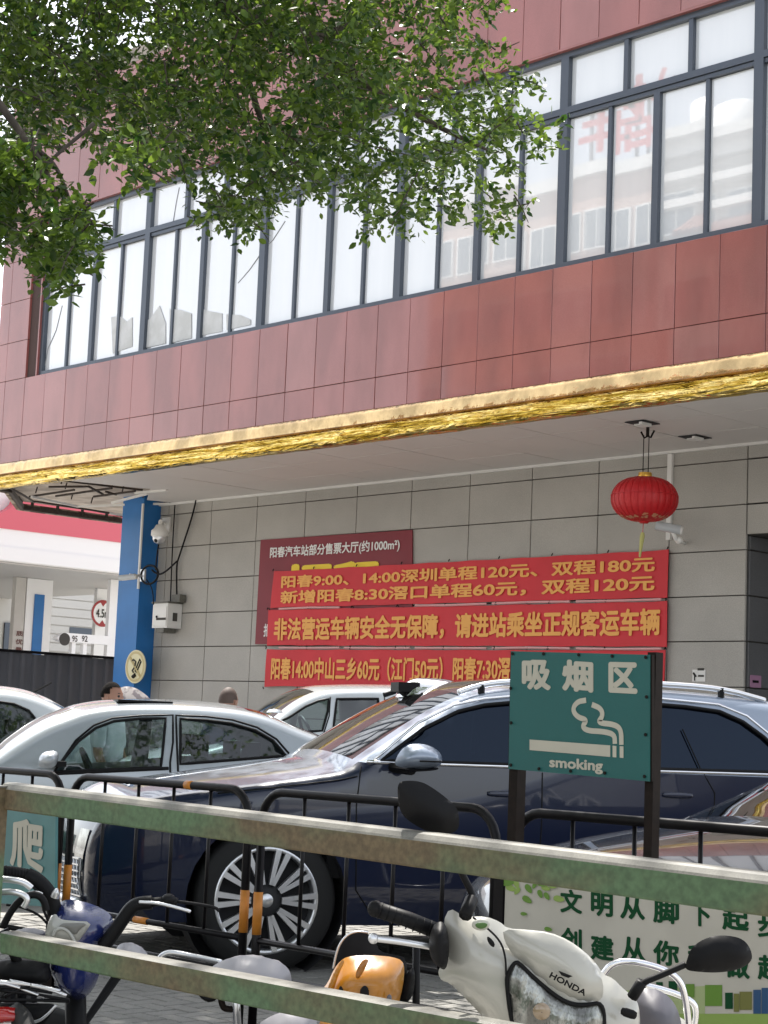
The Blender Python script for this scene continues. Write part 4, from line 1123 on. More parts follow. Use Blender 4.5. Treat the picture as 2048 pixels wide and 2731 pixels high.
MB().box((p[0], ycS-hS(*p)-.008, q[1]), (q[0], ycS-hS(*p)-.001, q[1]+.018)).build('fender_badge', m_chrome, suv, False, False)
R2 = lambda x, y: (600+x/2.074, 1750+y/2.074)
ym = -.20
mo = [fS.t(*R2(*q), ym) for q in ((935, 605), (950, 555), (985, 505), (1040, 482), (1110, 487), (1165, 510), (1198, 545), (1203, 585), (1185, 612), (1100, 622), (1000, 620))]
def local_pillow(name, pts, y, front, back, mat, e, **k):
    return pillow(name, pts, (1, 0, 0), (0, 0, 1), (0, y, 0), front, back, mat, e, world=False, **k)
mir = local_pillow('wing_mirror', mo, ym, .09, .08, m_paintgrey, suv)
ml = [fS.t(*R2(*q), ym) for q in ((1000, 618), (1100, 624), (1190, 612), (1180, 632), (1080, 640), (1010, 638))]
local_pillow('mirror_base', ml, ym+.02, .06, .06, m_plast, mir)
a = fS.t(*R2(1050, 578), ym); b = fS.t(*R2(1175, 582), ym)
MB().tube([(a[0], ym-.095, a[1]), (b[0], ym-.085, b[1])], .005, n=6).build('indicator', m_plast, mir, False, False)
MB().tube([(ml[0][0]+.05, ym+.05, ml[0][1]-.01), (ml[0][0]-.02, ycS-hS(ml[0][0], beltS)+.02, beltS-.02)], .03).build('mirror_arm', m_plast, mir, False, False)
# roof rails
for side in (-1, 1):
    rp = [T_(1227, 1847, .15), T_(1290, 1826, .15), T_(1359, 1818, .15), T_(1500, 1813, .15), T_(1744, 1822, .15), T_(1931, 1835, .15), T_(2048, 1868, .15)]
    rp = [(x, z) for x, z in rp]
    P3 = [(x, ycS+side*(hS(x, 1.6)-.05), z+.0) for x, z in rp]
    MB().tube(smooth_poly(P3, 2, False), .017, n=8).build('roof_rail', m_silverm if side < 0 else m_plast, suv, True, False)
    mb = MB()
    for (x, y, z) in P3[1:-1:2]: mb.tube([(x, y, z), (x, y, z-.07)], .02, n=6)
    mb.build('rail_foot', m_plast, suv, False, False)
# sensor hump over the windscreen
lx = 1.06; 
local_hump = pillow('roof_sensor', [(-.14, -.16), (.14, -.16), (.12, .30), (-.12, .30)], (0, 1, 0), (1, 0, 0), (lx+.06, ycS+.05, 1.52), -.13, -.02, m_chrome, suv, world=False)
MB().box((lx-.115, ycS-.04, 1.555), (lx+.02, ycS+.14, 1.61)).build('sensor_window', m_plast, suv, False, False)
# nose: headlight, badge plate, lower mesh grille
def nose_pt(k, z, off=.01):
    """point on the rounded nose: k across (-1 near .. 1 far)"""
    best = min(((abs(p[1]-z), p) for p in profS[:6])); i = [q for q in range(5) if profS[q][1] <= z <= profS[q+1][1]][0]
    a, b = profS[i], profS[i+1]; x = a[0]+(b[0]-a[0])*(z-a[1])/(b[1]-a[1])
    h = hS(x, z)-.075; return Vector((x-.096*(1-k*k)-off, ycS+k*h, z))
mg = MB()
for z0 in np.linspace(.36, .56, 7): mg.tube([nose_pt(k, z0) for k in np.linspace(-.93, .8, 14)], .006, n=4)
for q in range(26):
    k = -.93+q*.066
    for s in (-1, 1): mg.tube([nose_pt(max(-.96, min(.9, k+s*.06*t)), .36+.20*t) for t in (0, .5, 1)], .005, n=4)
mg.build('grille_mesh', m_silverm, suv, False, False)
mesh('grille_backing', [nose_pt(k, z, .002) for z in (.34, .45, .58) for k in np.linspace(-.95, .85, 13)], [(r_*13+i, r_*13+i+1, (r_+1)*13+i+1, (r_+1)*13+i) for r_ in (0, 1) for i in range(12)], m_dark, suv, True, False)
MB().tube([nose_pt(k, .33, .03) for k in np.linspace(-.97, .97, 20)], .022, n=8).build('bumper_lip', m_silverm, suv, True, False)
MB().tube([nose_pt(k, .79, .006) for k in np.linspace(-.99, .99, 24)], .010, n=6).build('light_bar', m_white, suv, True, False)
m_lens = M('headlight_lens', (.35, .37, .38), rough=.08, metal=.6, var=.6, vscale=14, coat=1)
hp = [nose_pt(k, z, .006) for z in (.50, .58, .66, .72) for k in (-.99, -.93, -.86, -.8)]
hp = [v+Vector((0, -.0, 0)) for v in hp]
mesh('headlight', hp, [(r_*4+i, r_*4+i+1, (r_+1)*4+i+1, (r_+1)*4+i) for r_ in range(3) for i in range(3)], m_lens, suv, True, False)
m_plate = M('green_licence_plate', (.15, .42, .25), rough=.4, var=.3, vscale=6)
pc = nose_pt(.0, .62, .07)
MB().box((pc.x-.012, ycS-.24, .55), (pc.x, ycS+.24, .69)).build('licence_plate', m_plate, suv, False, False)

# --- silver sedan behind it
fV = Frame(300, 2055, 13.0, 15)
t = fV.t
pv_ = [(-2.05, .3), (-2.12, .5), (-2.05, .66), (-1.7, .80), (-1.3, .88), (-1.0, .95), (-.86, .985), t(40, 1985), t(125, 1935), t(198, 1908), t(236, 1894), t(295, 1884), t(359, 1880), t(485, 1880), t(591, 1886), t(675, 1896), t(740, 1914), t(793, 1938), t(870, 1968), (2.05, 1.09), (2.28, 1.03), (2.36, .8), (2.36, .5), (2.3, .3)]
beltV = t(300, 2056)[1]+.005
w1 = [t(143, 2058), t(211, 1978), t(260, 1942), t(310, 1924), t(380, 1917), t(450, 1916), t(441, 1980), t(430, 2046)]
w2 = [t(482, 2038), t(486, 1975), t(489, 1917), t(560, 1921), t(625, 1929), t(690, 1948), t(735, 1975), t(768, 2016)]
sed, hV, ysV, ycV = build_car('silver_sedan', 'silver sedan with clear side windows, standing behind the front of the blue suv', fV, 1.75, pv_, beltV-.005, [-1.3, 1.30], .315, [w1, w2], (-.95, -.25), (1.05, 1.75), m_paintsilver, m_paintsilver, m_glass_clear, cabin=(-.65, 1.35), bottom=.2, tum=.38, crown=.05)
for S_ in ([t(139, 2066), t(205, 1975), t(255, 1935), t(305, 1916), t(380, 1909), t(470, 1907), t(466, 1980), t(455, 2035), t(452, 2150)], [t(474, 2150), t(476, 1990), t(478, 1908), t(560, 1911), t(630, 1920), t(695, 1940), t(745, 1972), t(780, 2016)]):
    seam(sed, S_, hV, ycV, .008)
seam(sed, [t(140, 2063), t(380, 2052), t(450, 2049)], hV, ycV, .014, m_plast, 'belt_trim')
MB().box((t(330, 1880)[0], .35, 1.452), (t(480, 1880)[0], 1.4, 1.468)).build('sunroof', m_plast, sed, False, False)
ym = -.14
R1 = lambda x, y: (x/2.37, 1750+y/2.37)
mo = [fV.t(*R1(*q), ym) for q in ((240, 680), (245, 640), (275, 605), (330, 597), (368, 605), (370, 650), (350, 700), (300, 710), (250, 700))]
mr_ = local_pillow('wing_mirror', mo, ym, .09, .07, m_paintsilver, sed)
local_pillow('mirror_edge', [fV.t(*R1(*q), ym) for q in ((350, 605), (374, 607), (374, 655), (350, 703))], ym+.06, .02, .03, m_plast, mr_, sm=1)
MB().box((mo[5][0]-.05, ym+.03, mo[6][1]), (mo[5][0]+.06, .06, mo[6][1]+.04)).build('mirror_arm', m_plast, mr_, False, False)
a = t(688, 1892, .8); MB().lathe([(.001, .03), (.05, .025), (.07, 0)], (a[0]+.15, .87, a[1]-.02), n=12).build('roof_aerial', m_paintsilver, sed, True, False)
# --- white van beyond
fN = Frame(900, 1990, 15.2, 13)
t = fN.t
pn = [(-1.9, .35), (-2.0, .6), (-1.9, .85), (-1.5, .98), t(700, 1962), t(745, 1911), t(802, 1868), t(860, 1843), t(910, 1838), t(1000, 1836), t(1130, 1838), t(1290, 1842), t(1400, 1850), (1.95, 1.5), (2.1, 1.0), (2.1, .4)]
w1 = [t(*R2(300, 365)), t(*R2(370, 330)), t(*R2(450, 278)), t(*R2(520, 248)), t(*R2(580, 236)), t(*R2(575, 300)), t(*R2(540, 412)), t(*R2(430, 420))]
w2 = [t(*R2(598, 412)), t(*R2(625, 235)), t(*R2(855, 234)), t(*R2(870, 420))]
beltN = min(p[1] for p in w2)-.03
van, hN, ysN, ycN = build_car('white_van', 'white minivan with side windows, seen between the silver sedan and the suv windscreen', fN, 1.75, pn, beltN, [-1.2, 1.4], .32, [w1, w2], (t(710, 1900)[0], t(850, 1900)[0]), (1.8, 1.96), m_paintwhite, m_paintwhite, m_glass_clear, cabin=(-.7, 1.3), bottom=.25, tum=.18)
for S_ in ([t(*R2(590, 225)), t(*R2(580, 330)), t(*R2(545, 430))], [t(*R2(890, 225)), t(*R2(893, 300))]): seam(van, S_, hN, ycN, .006)
# --- white hatchback at the left edge (rear end towards the right)
fH = Frame(60, 1990, 15.5, 15)
t = fH.t
ph = [(-3.1, .3), (-3.2, .6), (-2.9, .85), (-2.2, .95), (-1.5, 1.35), (-.9, 1.50), t(0, 1839), t(50, 1845), t(84, 1852), t(135, 1871), t(170, 1890), t(200, 1908), t(240, 1950), (.75, 1.0), (.78, .6), (.7, .3)]
w1 = [t(-90, 1975), t(-90, 1862), t(-20, 1868), t(40, 1877), t(80, 1895), t(95, 1915), t(116, 1948), t(100, 1975), t(30, 1990)]
hat, hH, _, ycH = build_car('white_hatchback', 'white hatchback with a roof aerial, cut off by the left edge of the photo', fH, 1.7, ph, t(0, 1992)[1], [-2.4, .1], .30, [w1], (-2.2, -1.2), (t(150, 1880)[0], t(230, 1940)[0]), m_paintwhite, m_paintwhite, m_glass_clear, cabin=(-2.0, .2), bottom=.2, tum=.34)
a = fH.t(74, 1849, .8); b = fH.t(139, 1820, .8)
MB().tube([(a[0], .85, a[1]-.02), (b[0], .85, b[1])], [.014, .008], n=6).build('aerial', m_plast, hat, False, False)
# --- black car at the right edge in front of the suv
fB = Frame(1700, 2300, 8.1, 24)
far_ = atD(1816, 2174, 8.5); o_ = far_-fB.x*.30-fB.y*1.70; fB.O = Vector((o_.x, o_.y, 0))
R3 = lambda x, y: (1300+x/2.218, 1750+y/2.218)
pb_ = [(-.90, .22), (-.94, .42), (-.92, .58), (-.84, .68), (-.6, .78), (-.2, .86), (.15, .91), (.30, .935), (.6, 1.06), (.9, 1.20), (1.2, 1.32), (1.45, 1.39), (1.9, 1.43), (2.5, 1.40), (3.0, 1.27), (3.4, 1.06), (3.8, 1.0), (3.85, .5), (3.8, .25)]
wB = [(.52, .965), (.75, 1.10), (1.0, 1.22), (1.3, 1.31), (1.7, 1.35), (1.7, .99)]
blk, hB, _, ycB = build_car('black_sedan', 'black sedan whose long reflecting hood and windscreen enter at the right edge', fB, 1.82, pb_, .94, [0, 2.75], .33, [wB], (.30, 1.40), (2.9, 3.5), m_paintblack, m_paintblack, m_glass_ws, cabin=(.9, 2.6), bottom=.18, tum=.4, crown=.07)
seam(blk, [(-.5, .79), (-.1, .865), (.25, .915)], hB, ycB)

# ================================================================== PEOPLE
m_skin = M('skin', (.30, .155, .105), rough=.5, var=.1, vscale=10); m_hair = M('black_hair', (.010, .008, .007), spec=.1, rough=.9, bump=.6, bscale=120)
m_stub = M('shaved_hair', (.07, .045, .035), rough=.7, fine=.3, fscale=300)
m_shirtw = M('white_shirt', (.6, .6, .62), rough=.8, var=.1, vscale=6); m_camo = M('grey_patterned_shirt', (.32, .29, .28), rough=.85, col2=(.13, .11, .12), vscale=9, lo=.45, hi=.52)
m_trous = M('dark_trousers', (.03, .032, .04), rough=.85); m_navy = M('navy_shirt', (.03, .04, .08), rough=.85); m_shoe = M('black_shoes', (.01, .01, .01), rough=.4)
def skin_mesh(name, joints, edges, radii, mat, parent, sub_=2):
    me = bpy.data.meshes.new(name); me.from_pydata([tuple(j) for j in joints], edges, []); o = bpy.data.objects.new(name, me); COL.objects.link(o)
    md = o.modifiers.new('s', 'SKIN'); md.use_smooth_shade = True
    sv = me.skin_vertices[0].data
    for i, r_ in enumerate(radii):
        rr_ = r_ if isinstance(r_, tuple) else (r_, r_); sv[i].radius = rr_
    sv[0].use_root = True
    sb = o.modifiers.new('d', 'SUBSURF'); sb.levels = sub_; sb.render_levels = sub_
    bpy.context.view_layer.update()
    m2 = bpy.data.meshes.new_from_object(o.evaluated_get(bpy.context.evaluated_depsgraph_get()))
    V = [tuple(v.co) for v in m2.vertices]; F = [tuple(p.vertices) for p in m2.polygons]
    bpy.data.objects.remove(o); bpy.data.meshes.remove(m2)
    return V, F
def head_mesh(hh, face):
    """head built round the origin at eye height, looking along +x; hh = head height"""
    V = []; F = []; n, m = 32, 24; s = hh/.235
    for i in range(m+1):
        th = -math.pi/2+math.pi*i/m
        for k in range(n):
            a = 2*math.pi*k/n; cx_, sx_ = math.cos(a), math.sin(a); cz = math.sin(th); ct = math.cos(th)
            x = .096*cx_*ct; y = .076*sx_*ct; z = .118*cz
            if cz < 0: y *= 1+.28*cz; x *= (1+.10*cz) if cx_ > 0 else (1+.30*cz)
            if cx_ > 0 and abs(sx_) < .35:
                w_ = 1-abs(sx_)/.35
                x += .026*w_*math.exp(-((z+.022)/.020)**2)        # nose
                x += .008*w_*math.exp(-((z+.060)/.014)**2)        # lips
                x += .010*w_*math.exp(-((z+.098)/.018)**2)        # chin
            if cx_ > 0: x += .006*math.exp(-((z-.022)/.012)**2)*min(1, cx_*1.5)  # brow
            if cx_ > .5 and .25 < abs(sx_) < .6: x -= .008*math.exp(-((z-.002)/.012)**2)  # eye sockets
            V.append(Vector((x*s, y*s, z*s)))
    for i in range(m):
        for k in range(n): F.append((i*n+k, i*n+(k+1) % n, (i+1)*n+(k+1) % n, (i+1)*n+k))
    return V, F
def person(label, head_c, face, hh, bend=0.0, shirt=None, hair='short', z_head=None):
    """standing figure under a head centred at head_c, facing the horizontal direction face"""
    face = Vector(face).normalized(); left = Vector((0, 0, 1)).cross(face)
    base = Vector((head_c.x, head_c.y, 0)) - face*bend*.45
    e = empty('person', label, 'person', base)
    zt = head_c.z+hh*.5; hs = max(.95, min(1.05, zt/1.66))
    hip = base+Vector((0, 0, .88*hs)); neck = head_c-Vector((0, 0, hh*.5+.03))-face*.02
    chest = hip.lerp(neck, .62); 
    J = [hip, hip.lerp(chest, .5), chest, neck-Vector((0, 0, .03)), head_c-Vector((0, 0, hh*.25))-face*.01]; R_ = [(.15, .12), (.14, .105), (.16, .11), (.065, .06), (.06, .06)]
    E = [(0, 1), (1, 2), (2, 3), (3, 4)]
    for s in (-1, 1):
        k = len(J); sh = chest.lerp(neck, .62)+left*s*.17
        el = sh+Vector((0, 0, -.27))+left*s*.05+face*.02; wr_ = el+Vector((0, 0, -.2))+face*.12
        J += [sh, el, wr_, wr_+face*.05+Vector((0, 0, -.09))]; R_ += [.055, .045, .03, (.035, .02)]; E += [(2, k), (k, k+1), (k+1, k+2), (k+2, k+3)]
        k = len(J); kn = hip+Vector((0, 0, -.44*hs))+left*s*.11+face*.02; an = kn+Vector((0, 0, -.36*hs))-face*.03
        J += [hip+left*s*.1+Vector((0, 0, -.06)), kn, an, an+face*.14+Vector((0, 0, -.04))]; R_ += [.09, .06, .042, (.04, .03)]; E += [(0, k), (k, k+1), (k+1, k+2), (k+2, k+3)]
    V, F = skin_mesh('body', J, E, R_, m_skin, e)
    hv, hf = head_mesh(hh, face); Rf = Matrix((face, left, (0, 0, 1))).transposed(); k = len(V)
    V = [Vector(v) for v in V]+[head_c+Rf @ v for v in hv]; F = list(F)+[tuple(i+k for i in f) for f in hf]
    s = hh/.235
    for sd_ in (-1, 1):                                            # ears
        mb = MB().ball((0, 0, 0), .03, 10, 8, (.55, .25, 1.0)); k = len(V)
        V += [head_c+Rf @ (Vector((-.01*s, sd_*.078*s, -.012*s))+v*s) for v in mb.V]; F += [tuple(i+k for i in f) for f in mb.F]
    mesh('body', V, F, m_skin, e, True)
    eb = MB()
    for sd_ in (-1, 1):
        eb.ball(head_c+Rf @ Vector((.080*s, sd_*.031*s, .002*s)), .012*s, 8, 6)
        eb.tube([head_c+Rf @ Vector((.09*s, sd_*.018*s, .024*s)), head_c+Rf @ Vector((.083*s, sd_*.048*s, .026*s))], .004, n=4)
    eb.build('eyes', m_dark, e, True)
    # hair cap
    hvv = []; keep = []
    for i, v in enumerate(hv):
        lim = (.045+.02*math.sin(v.x/s*20)) if v.x > .03*s else (-.03 if v.x < -.02*s else .01)
        hvv.append(v*1.045+Vector((-.003, 0, .003))); keep.append(v.z > lim*s)
    if hair:
        Fh = [f for f in hf if all(keep[i] for i in f)]
        mesh('hair', [head_c+Rf @ v for v in hvv], Fh, m_hair if hair == 'short' else m_stub, e, True)
    JJ = [hip.lerp(chest, -.08), hip.lerp(chest, .5), chest, chest.lerp(neck, .8)]; RR = [(.17, .14), (.165, .13), (.185, .135), (.085, .08)]; EE = [(0, 1), (1, 2), (2, 3)]
    for s in (-1, 1):
        k = len(JJ); sh = chest.lerp(neck, .62)+left*s*.17; el = sh+Vector((0, 0, -.25))+left*s*.05+face*.02
        JJ += [sh, el]; RR += [.075, .068]; EE += [(2, k), (k, k+1)]
    V, F = skin_mesh('shirt', JJ, EE, RR, shirt, e); mesh('shirt', V, F, shirt, e, True)
    JJ = [hip]; RR = [(.165, .135)]; EE = []
    for s in (-1, 1):
        k = len(JJ); kn = hip+Vector((0, 0, -.44*hs))+left*s*.11+face*.02; an = kn+Vector((0, 0, -.34*hs))-face*.03
        JJ += [hip+left*s*.1+Vector((0, 0, -.06)), kn, an]; RR += [.11, .08, .07]; EE += [(0, k), (k, k+1), (k+1, k+2)]
        an2 = kn+Vector((0, 0, -.36*hs))-face*.03
        sm_ = MB().ball(Vector((an2.x, an2.y, .05))+face*.07, .09, 12, 8, (1, 1, .55)); 
        for q in range(len(sm_.V)):
            d = sm_.V[q]-Vector((an2.x, an2.y, .05)); sm_.V[q] += face*d.dot(face)*.35
        sm_.build('shoe', m_shoe, e, True)
    V, F = skin_mesh('trousers', JJ, EE, RR, m_trous, e); mesh('trousers', V, F, m_trous, e, True)
    return e
c = atD(298, 1857, 15.6)
person('man with short black hair facing right behind the roof of the silver sedan', c, RTh*.95-FWh*.3, .235, shirt=m_shirtw)
c = atD(609, 1872, 15.4)
person('man with a shaved head seen from behind over the silver sedan roof', c, FWh*.9+RTh*.4, .235, shirt=m_navy, hair='stub')
# bent over man: back in a grey patterned shirt
c = atD(395, 1905, 16.2)
pb2 = person('person bending forward in a grey patterned shirt beside the blue pillar', c, RTh, .22, bend=1.0, shirt=m_camo)
hip = atD(325, 1868, 16.2)
bo = pillow('shirt_back', [(-.20, -.40), (-.18, -.1), (-.12, .08), (-.02, .13), (.08, .12), (.18, .06), (.30, -.05), (.36, -.2), (.34, -.4)], RTh, (0, 0, 1), atD(335, 1868, 16.2), .16, .16, m_camo, pb2)

# ================================================================== SMOKING SIGN
YS = 4.25
_s = atD(1550, 1900, 6.3); YS = _s.y
def pset(pts, Y): return [onY(*p, Y) for p in pts]
R7b = lambda x, y: (1200+x/1.956, 1350+y/1.956)
cor = pset([R7b(318, 756), R7b(1043, 775), R7b(1042, 1436), R7b(305, 1370)], YS)
ss = empty('smoking_area_sign', 'teal smoking area sign with a cigarette pictogram on two brown posts', 'sign', (cor[0].lerp(cor[1], .5).x, YS, 0))
slab('board', [cor[3], cor[2], cor[1], cor[0]], .02, (0, 1, 0), m_teal, ss)
MB().tube([cor[1]+Vector((.0, .01, 0)), cor[2]+Vector((.0, .01, 0))], .010, n=4).build('board_edge', m_brown, ss)
MB().tube([cor[0]+Vector((.0, .01, 0)), cor[3]+Vector((.0, .01, 0))], .008, n=4).build('board_edge', m_brown, ss)
def quad_text(body, tl, tr, br, bl, Y, mat, parent, bold, off=.0012):
    """text warped onto a four cornered area of the board"""
    V, F = text_mesh(body, 0, 0); mn = V.min(0); mx = V.max(0); P4 = pset([tl, tr, br, bl], Y-off); P = []; FF = []
    offs = [(0, 0)]+[(bold*math.cos(t), bold*math.sin(t)) for t in np.linspace(0, 2*math.pi, 9)[:-1]] if bold else [(0, 0)]
    for q, (dx, dy) in enumerate(offs):
        k = len(P)
        for p in V:
            a = (p[0]+dx-mn[0]+bold)/(mx[0]-mn[0]+2*bold); b = (p[1]+dy-mn[1]+bold)/(mx[1]-mn[1]+2*bold)
            P.append(P4[3].lerp(P4[2], a).lerp(P4[0].lerp(P4[1], a), b)+Vector((0, -.00010*q, 0)))
        FF += [tuple(i+k for i in f) for f in F]
    return mesh('lettering', P, FF, mat, parent)
quad_text('吸', R7b(375, 800), R7b(527, 803), R7b(527, 963), R7b(375, 955), YS, m_cream, ss, .045)
quad_text('烟', R7b(585, 798), R7b(748, 808), R7b(748, 975), R7b(585, 962), YS, m_cream, ss, .045)
quad_text('区', R7b(827, 812), R7b(978, 815), R7b(978, 980), R7b(827, 972), YS, m_cream, ss, .045)
quad_text('smoking', (1465, 2018), (1608, 2028), (1608, 2066), (1465, 2054), YS, m_cream, ss, .035)
def ribbon(name, pts, w_, Y, mat, parent, off=.0018):
    P = smooth_poly([tuple(onY(*R7b(*p), Y)) for p in pts], 3, False); P = [Vector(p) for p in P]; V = []; F = []
    for i, p in enumerate(P):
        a = P[max(0, i-1)]; b = P[min(len(P)-1, i+1)]; t = (b-a).normalized(); n_ = Vector((-t.z, 0, t.x))
        V += [p+n_*w_+Vector((0, -off, 0)), p-n_*w_+Vector((0, -off, 0))]
    for i in range(len(P)-1): F.append((2*i, 2*i+1, 2*i+3, 2*i+2))
    return mesh(name, V, F, mat, parent)
ribbon('smoke_mark', [(712, 1012), (665, 1020), (640, 1060), (665, 1100), (718, 1115), (690, 1150), (720, 1172), (800, 1175), (860, 1190), (862, 1240)], .0095, YS, m_cream, ss)
ribbon('smoke_mark', [(742, 1035), (790, 1055), (800, 1095), (770, 1130), (860, 1138), (895, 1165), (896, 1245)], .0095, YS, m_cream, ss, .0021)
for q in (((415, 1217), (836, 1248), (836, 1308), (415, 1272)), ((848, 1249), (868, 1251), (868, 1311), (848, 1309)), ((885, 1252), (905, 1253), (905, 1314), (885, 1312))):
    P = pset([R7b(*p) for p in q], YS-.0018); mesh('cigarette_mark', [P[3], P[2], P[1], P[0]], [(0, 1, 2, 3)], m_cream, ss)
for q in ((327, 770), (489, 770), (672, 775), (847, 782), (1022, 788), (1026, 995), (1021, 1192), (1015, 1410), (320, 1130), (318, 1350), (465, 1370), (630, 1382), (808, 1392), (318, 950)):
    p = onY(*R7b(*q), YS-.003); MB().lathe([(.001, .003), (.006, .003), (.006, 0)], p, M_=RX, n=8).build('screw', m_brown, ss)
for (x0, x1) in ((1354, 1379), (1716, 1741)):
    a = onY(x0, 2000, YS+.01).x; b = onY(x1, 2000, YS+.01).x; a2 = onY(x0, 2000, YS+.04).x
    MB().box((a, YS+.021, 0), (b-.004, YS+.021+(b-a), cor[0].z-.005)).build('post', m_brown, ss)

# ================================================================== BLACK BARRIERS
YB = atD(700, 2100, 7.8).y
zT = 1.3-(2108-1941)*7.8/4800; zL = .395; zB = .25
m_ret = m_orange
def barrier(label, x0, x1, offs=0, orange_top=None, legs=True):
    e = empty('barrier_panel', label, 'barrier', ((x0+x1)/2, YB, 0), group='black tube barriers in front of the parked cars')
    rc = .13; P = [(x0, YB, .0), (x0, YB, zT-rc)]
    for t in np.linspace(math.pi, math.pi/2, 7): P.append((x0+rc+rc*math.cos(t), YB, zT-rc+rc*math.sin(t)))
    for t in np.linspace(math.pi/2, 0, 7): P.append((x1-rc+rc*math.cos(t), YB, zT-rc+rc*math.sin(t)))
    P.append((x1, YB, 0))
    MB().tube(P, .019, n=10).build('frame', m_black, e, True)
    MB().tube([(x0+.02, YB, zL), (x1-.02, YB, zL)], .014, n=8).build('rail', m_black, e, True)
    MB().tube([(x0+.02, YB, zB), (x1-.02, YB, zB)], .014, n=8).build('rail', m_black, e, True)
    n = 5
    for k in range(1, n):
        x = x0+(x1-x0)*k/n
        MB().tube([(x, YB, zL), (x, YB, zT-.018)], .0085, n=6).build('bar', m_black, e, True)
    for x in (x0, x1):
        MB().tube([(x, YB, .42), (x, YB, .60)], .0205, n=10).build('reflective_band', m_ret, e, True)
        MB().box((x-.07, YB-.18, 0), (x+.07, YB+.12, .012)).build('foot', m_black, e)
    xm = x0+(x1-x0)*.42
    MB().tube([(xm, YB, zL), (xm+.1, YB, zL)], .0165, n=8).build('reflective_band', m_ret, e, True)
    if orange_top: MB().tube([(orange_top, YB, zT), (orange_top+.05, YB, zT)], .0205, n=8).build('reflective_band', m_ret, e, True)
    return e
xg = [onY(p, 2300, YB).x for p in (168, 675, 1345)]
per = xg[2]-xg[1]
print('PANEL', xg, per, xg[1]-xg[0])
L_ = ['black barrier panel cut off by the left edge beside the teal climbing sign', 'black barrier panel before the suv nose, an orange band on its top bar', 'black barrier panel in front of the suv door, behind the upper scooter mirror', 'black barrier panel at the right, in front of the black sedan hood']
per1 = xg[1]-xg[0]
barrier(L_[0], xg[0]-per1+.04, xg[0]-.045); barrier(L_[1], xg[0]+.045, xg[1]-.045, orange_top=onY(496, 2105, YB).x)
barrier(L_[2], xg[1]+.045, xg[2]-.045); barrier(L_[3], xg[2]+.045, xg[2]+per*1.0)
# ================================================================== LEFT TEAL SIGN, SLOGAN BOARD
YT = YB-.12
cor = pset([(-120, 2140), (148, 2170), (146, 2420), (-120, 2400)], YT)
ts = empty('climbing_sign', 'faded teal sign with a large cream character at the left edge below the rail', 'sign', (cor[0].lerp(cor[1], .5).x, YT, 0))
slab('board', [cor[3], cor[2], cor[1], cor[0]], .015, (0, 1, 0), m_tealpale, ts)
quad_text('爬', (28, 2178), (119, 2192), (115, 2330), (26, 2308), YT, m_cream, ts, .03, off=.004)
MB().box((cor[1].x-.05, YT+.018, 0), (cor[1].x-.02, YT+.05, cor[1].z)).build('post', m_brown, ts)
MB().box((cor[0].x+.02, YT+.018, 0), (cor[0].x+.05, YT+.05, cor[0].z)).build('post', m_brown, ts)
YK = atD(1600, 2450, 5.85).y
R6 = lambda x, y: (1200+x/1.956, 2200+y/1.956)
m_board = M('slogan_board_face', (.50, .47, .40), rough=.5, var=.08, vscale=5); m_gpr = M('green_print', (.004, .055, .018), rough=.7, spec=.2); m_lf1 = M('leaf_print', (.12, .24, .03), rough=.5); m_lf2 = M('leaf_print_pale', (.25, .36, .08), rough=.5)
m_navyp = M('navy_print', (.02, .07, .16), rough=.5); m_olive = M('olive_print', (.16, .16, .04), rough=.5)
kb_ = empty('slogan_board', 'cream board with two rows of green characters and a leaf print, behind the white scooter', 'sign', onY(1700, 2500, YK))
A0 = onY(*R6(290, 285), YK); A1 = onY(2300, 2500, YK)
ztop_ = onY(*R6(290, 250), YK).z+.03; zbot = onY(1900, 2760, YK).z
slab('board', [(A0.x, YK, zbot), (A1.x, YK, zbot), (A1.x, YK, ztop_), (A0.x, YK, ztop_)], .015, (0, 1, 0), m_board, kb_)
MB().box((A0.x-.05, YK-.005, 0), (A0.x-.005, YK+.03, ztop_+.04)).build('post', m_black, kb_)
MB().box((A1.x+.005, YK-.005, 0), (A1.x+.05, YK+.03, ztop_+.04)).build('post', m_black, kb_)
l1 = [('文', 575, 690, 332, 462), ('明', 735, 850, 352, 478), ('从', 888, 1018, 378, 494), ('脚', 1060, 1195, 392, 515), ('下', 1250, 1362, 420, 530), ('起', 1420, 1560, 440, 552), ('步', 1605, 1740, 460, 590)]
for ch, x0, x1, yt, yb in l1:
    ytt = yb-132
    quad_text(ch, R6(x0, ytt), R6(x1, ytt+14), R6(x1, yb+6), R6(x0, yb-6), YK, m_gpr, kb_, .035)
l2 = [('创', 578, 688, 540, 668), ('建', 733, 855, 560, 708), ('从', 895, 1022, 576, 716), ('你', 1060, 1195, 594, 735), ('我', 1240, 1360, 620, 755), ('做', 1430, 1565, 660, 800), ('起', 1605, 1740, 655, 812)]
for ch, x0, x1, yt, yb in l2:
    quad_text(ch, R6(x0, yb-138), R6(x1, yb-124), R6(x1, yb+6), R6(x0, yb-6), YK, m_gpr, kb_, .035)
def leafprint(cx_, cy_, a, L, mat, q):
    P = []
    for t in np.linspace(0, 2*math.pi, 13)[:-1]:
        u_, v_ = L*.5*math.cos(t), L*.27*math.sin(t)*(1-.25*math.cos(t)); P.append(onY(*R6(cx_+u_*math.cos(a)-v_*math.sin(a), cy_+u_*math.sin(a)+v_*math.cos(a)), YK-.002-.0004*q))
    mesh('leaf_print', P, [tuple(range(12))], mat, kb_)
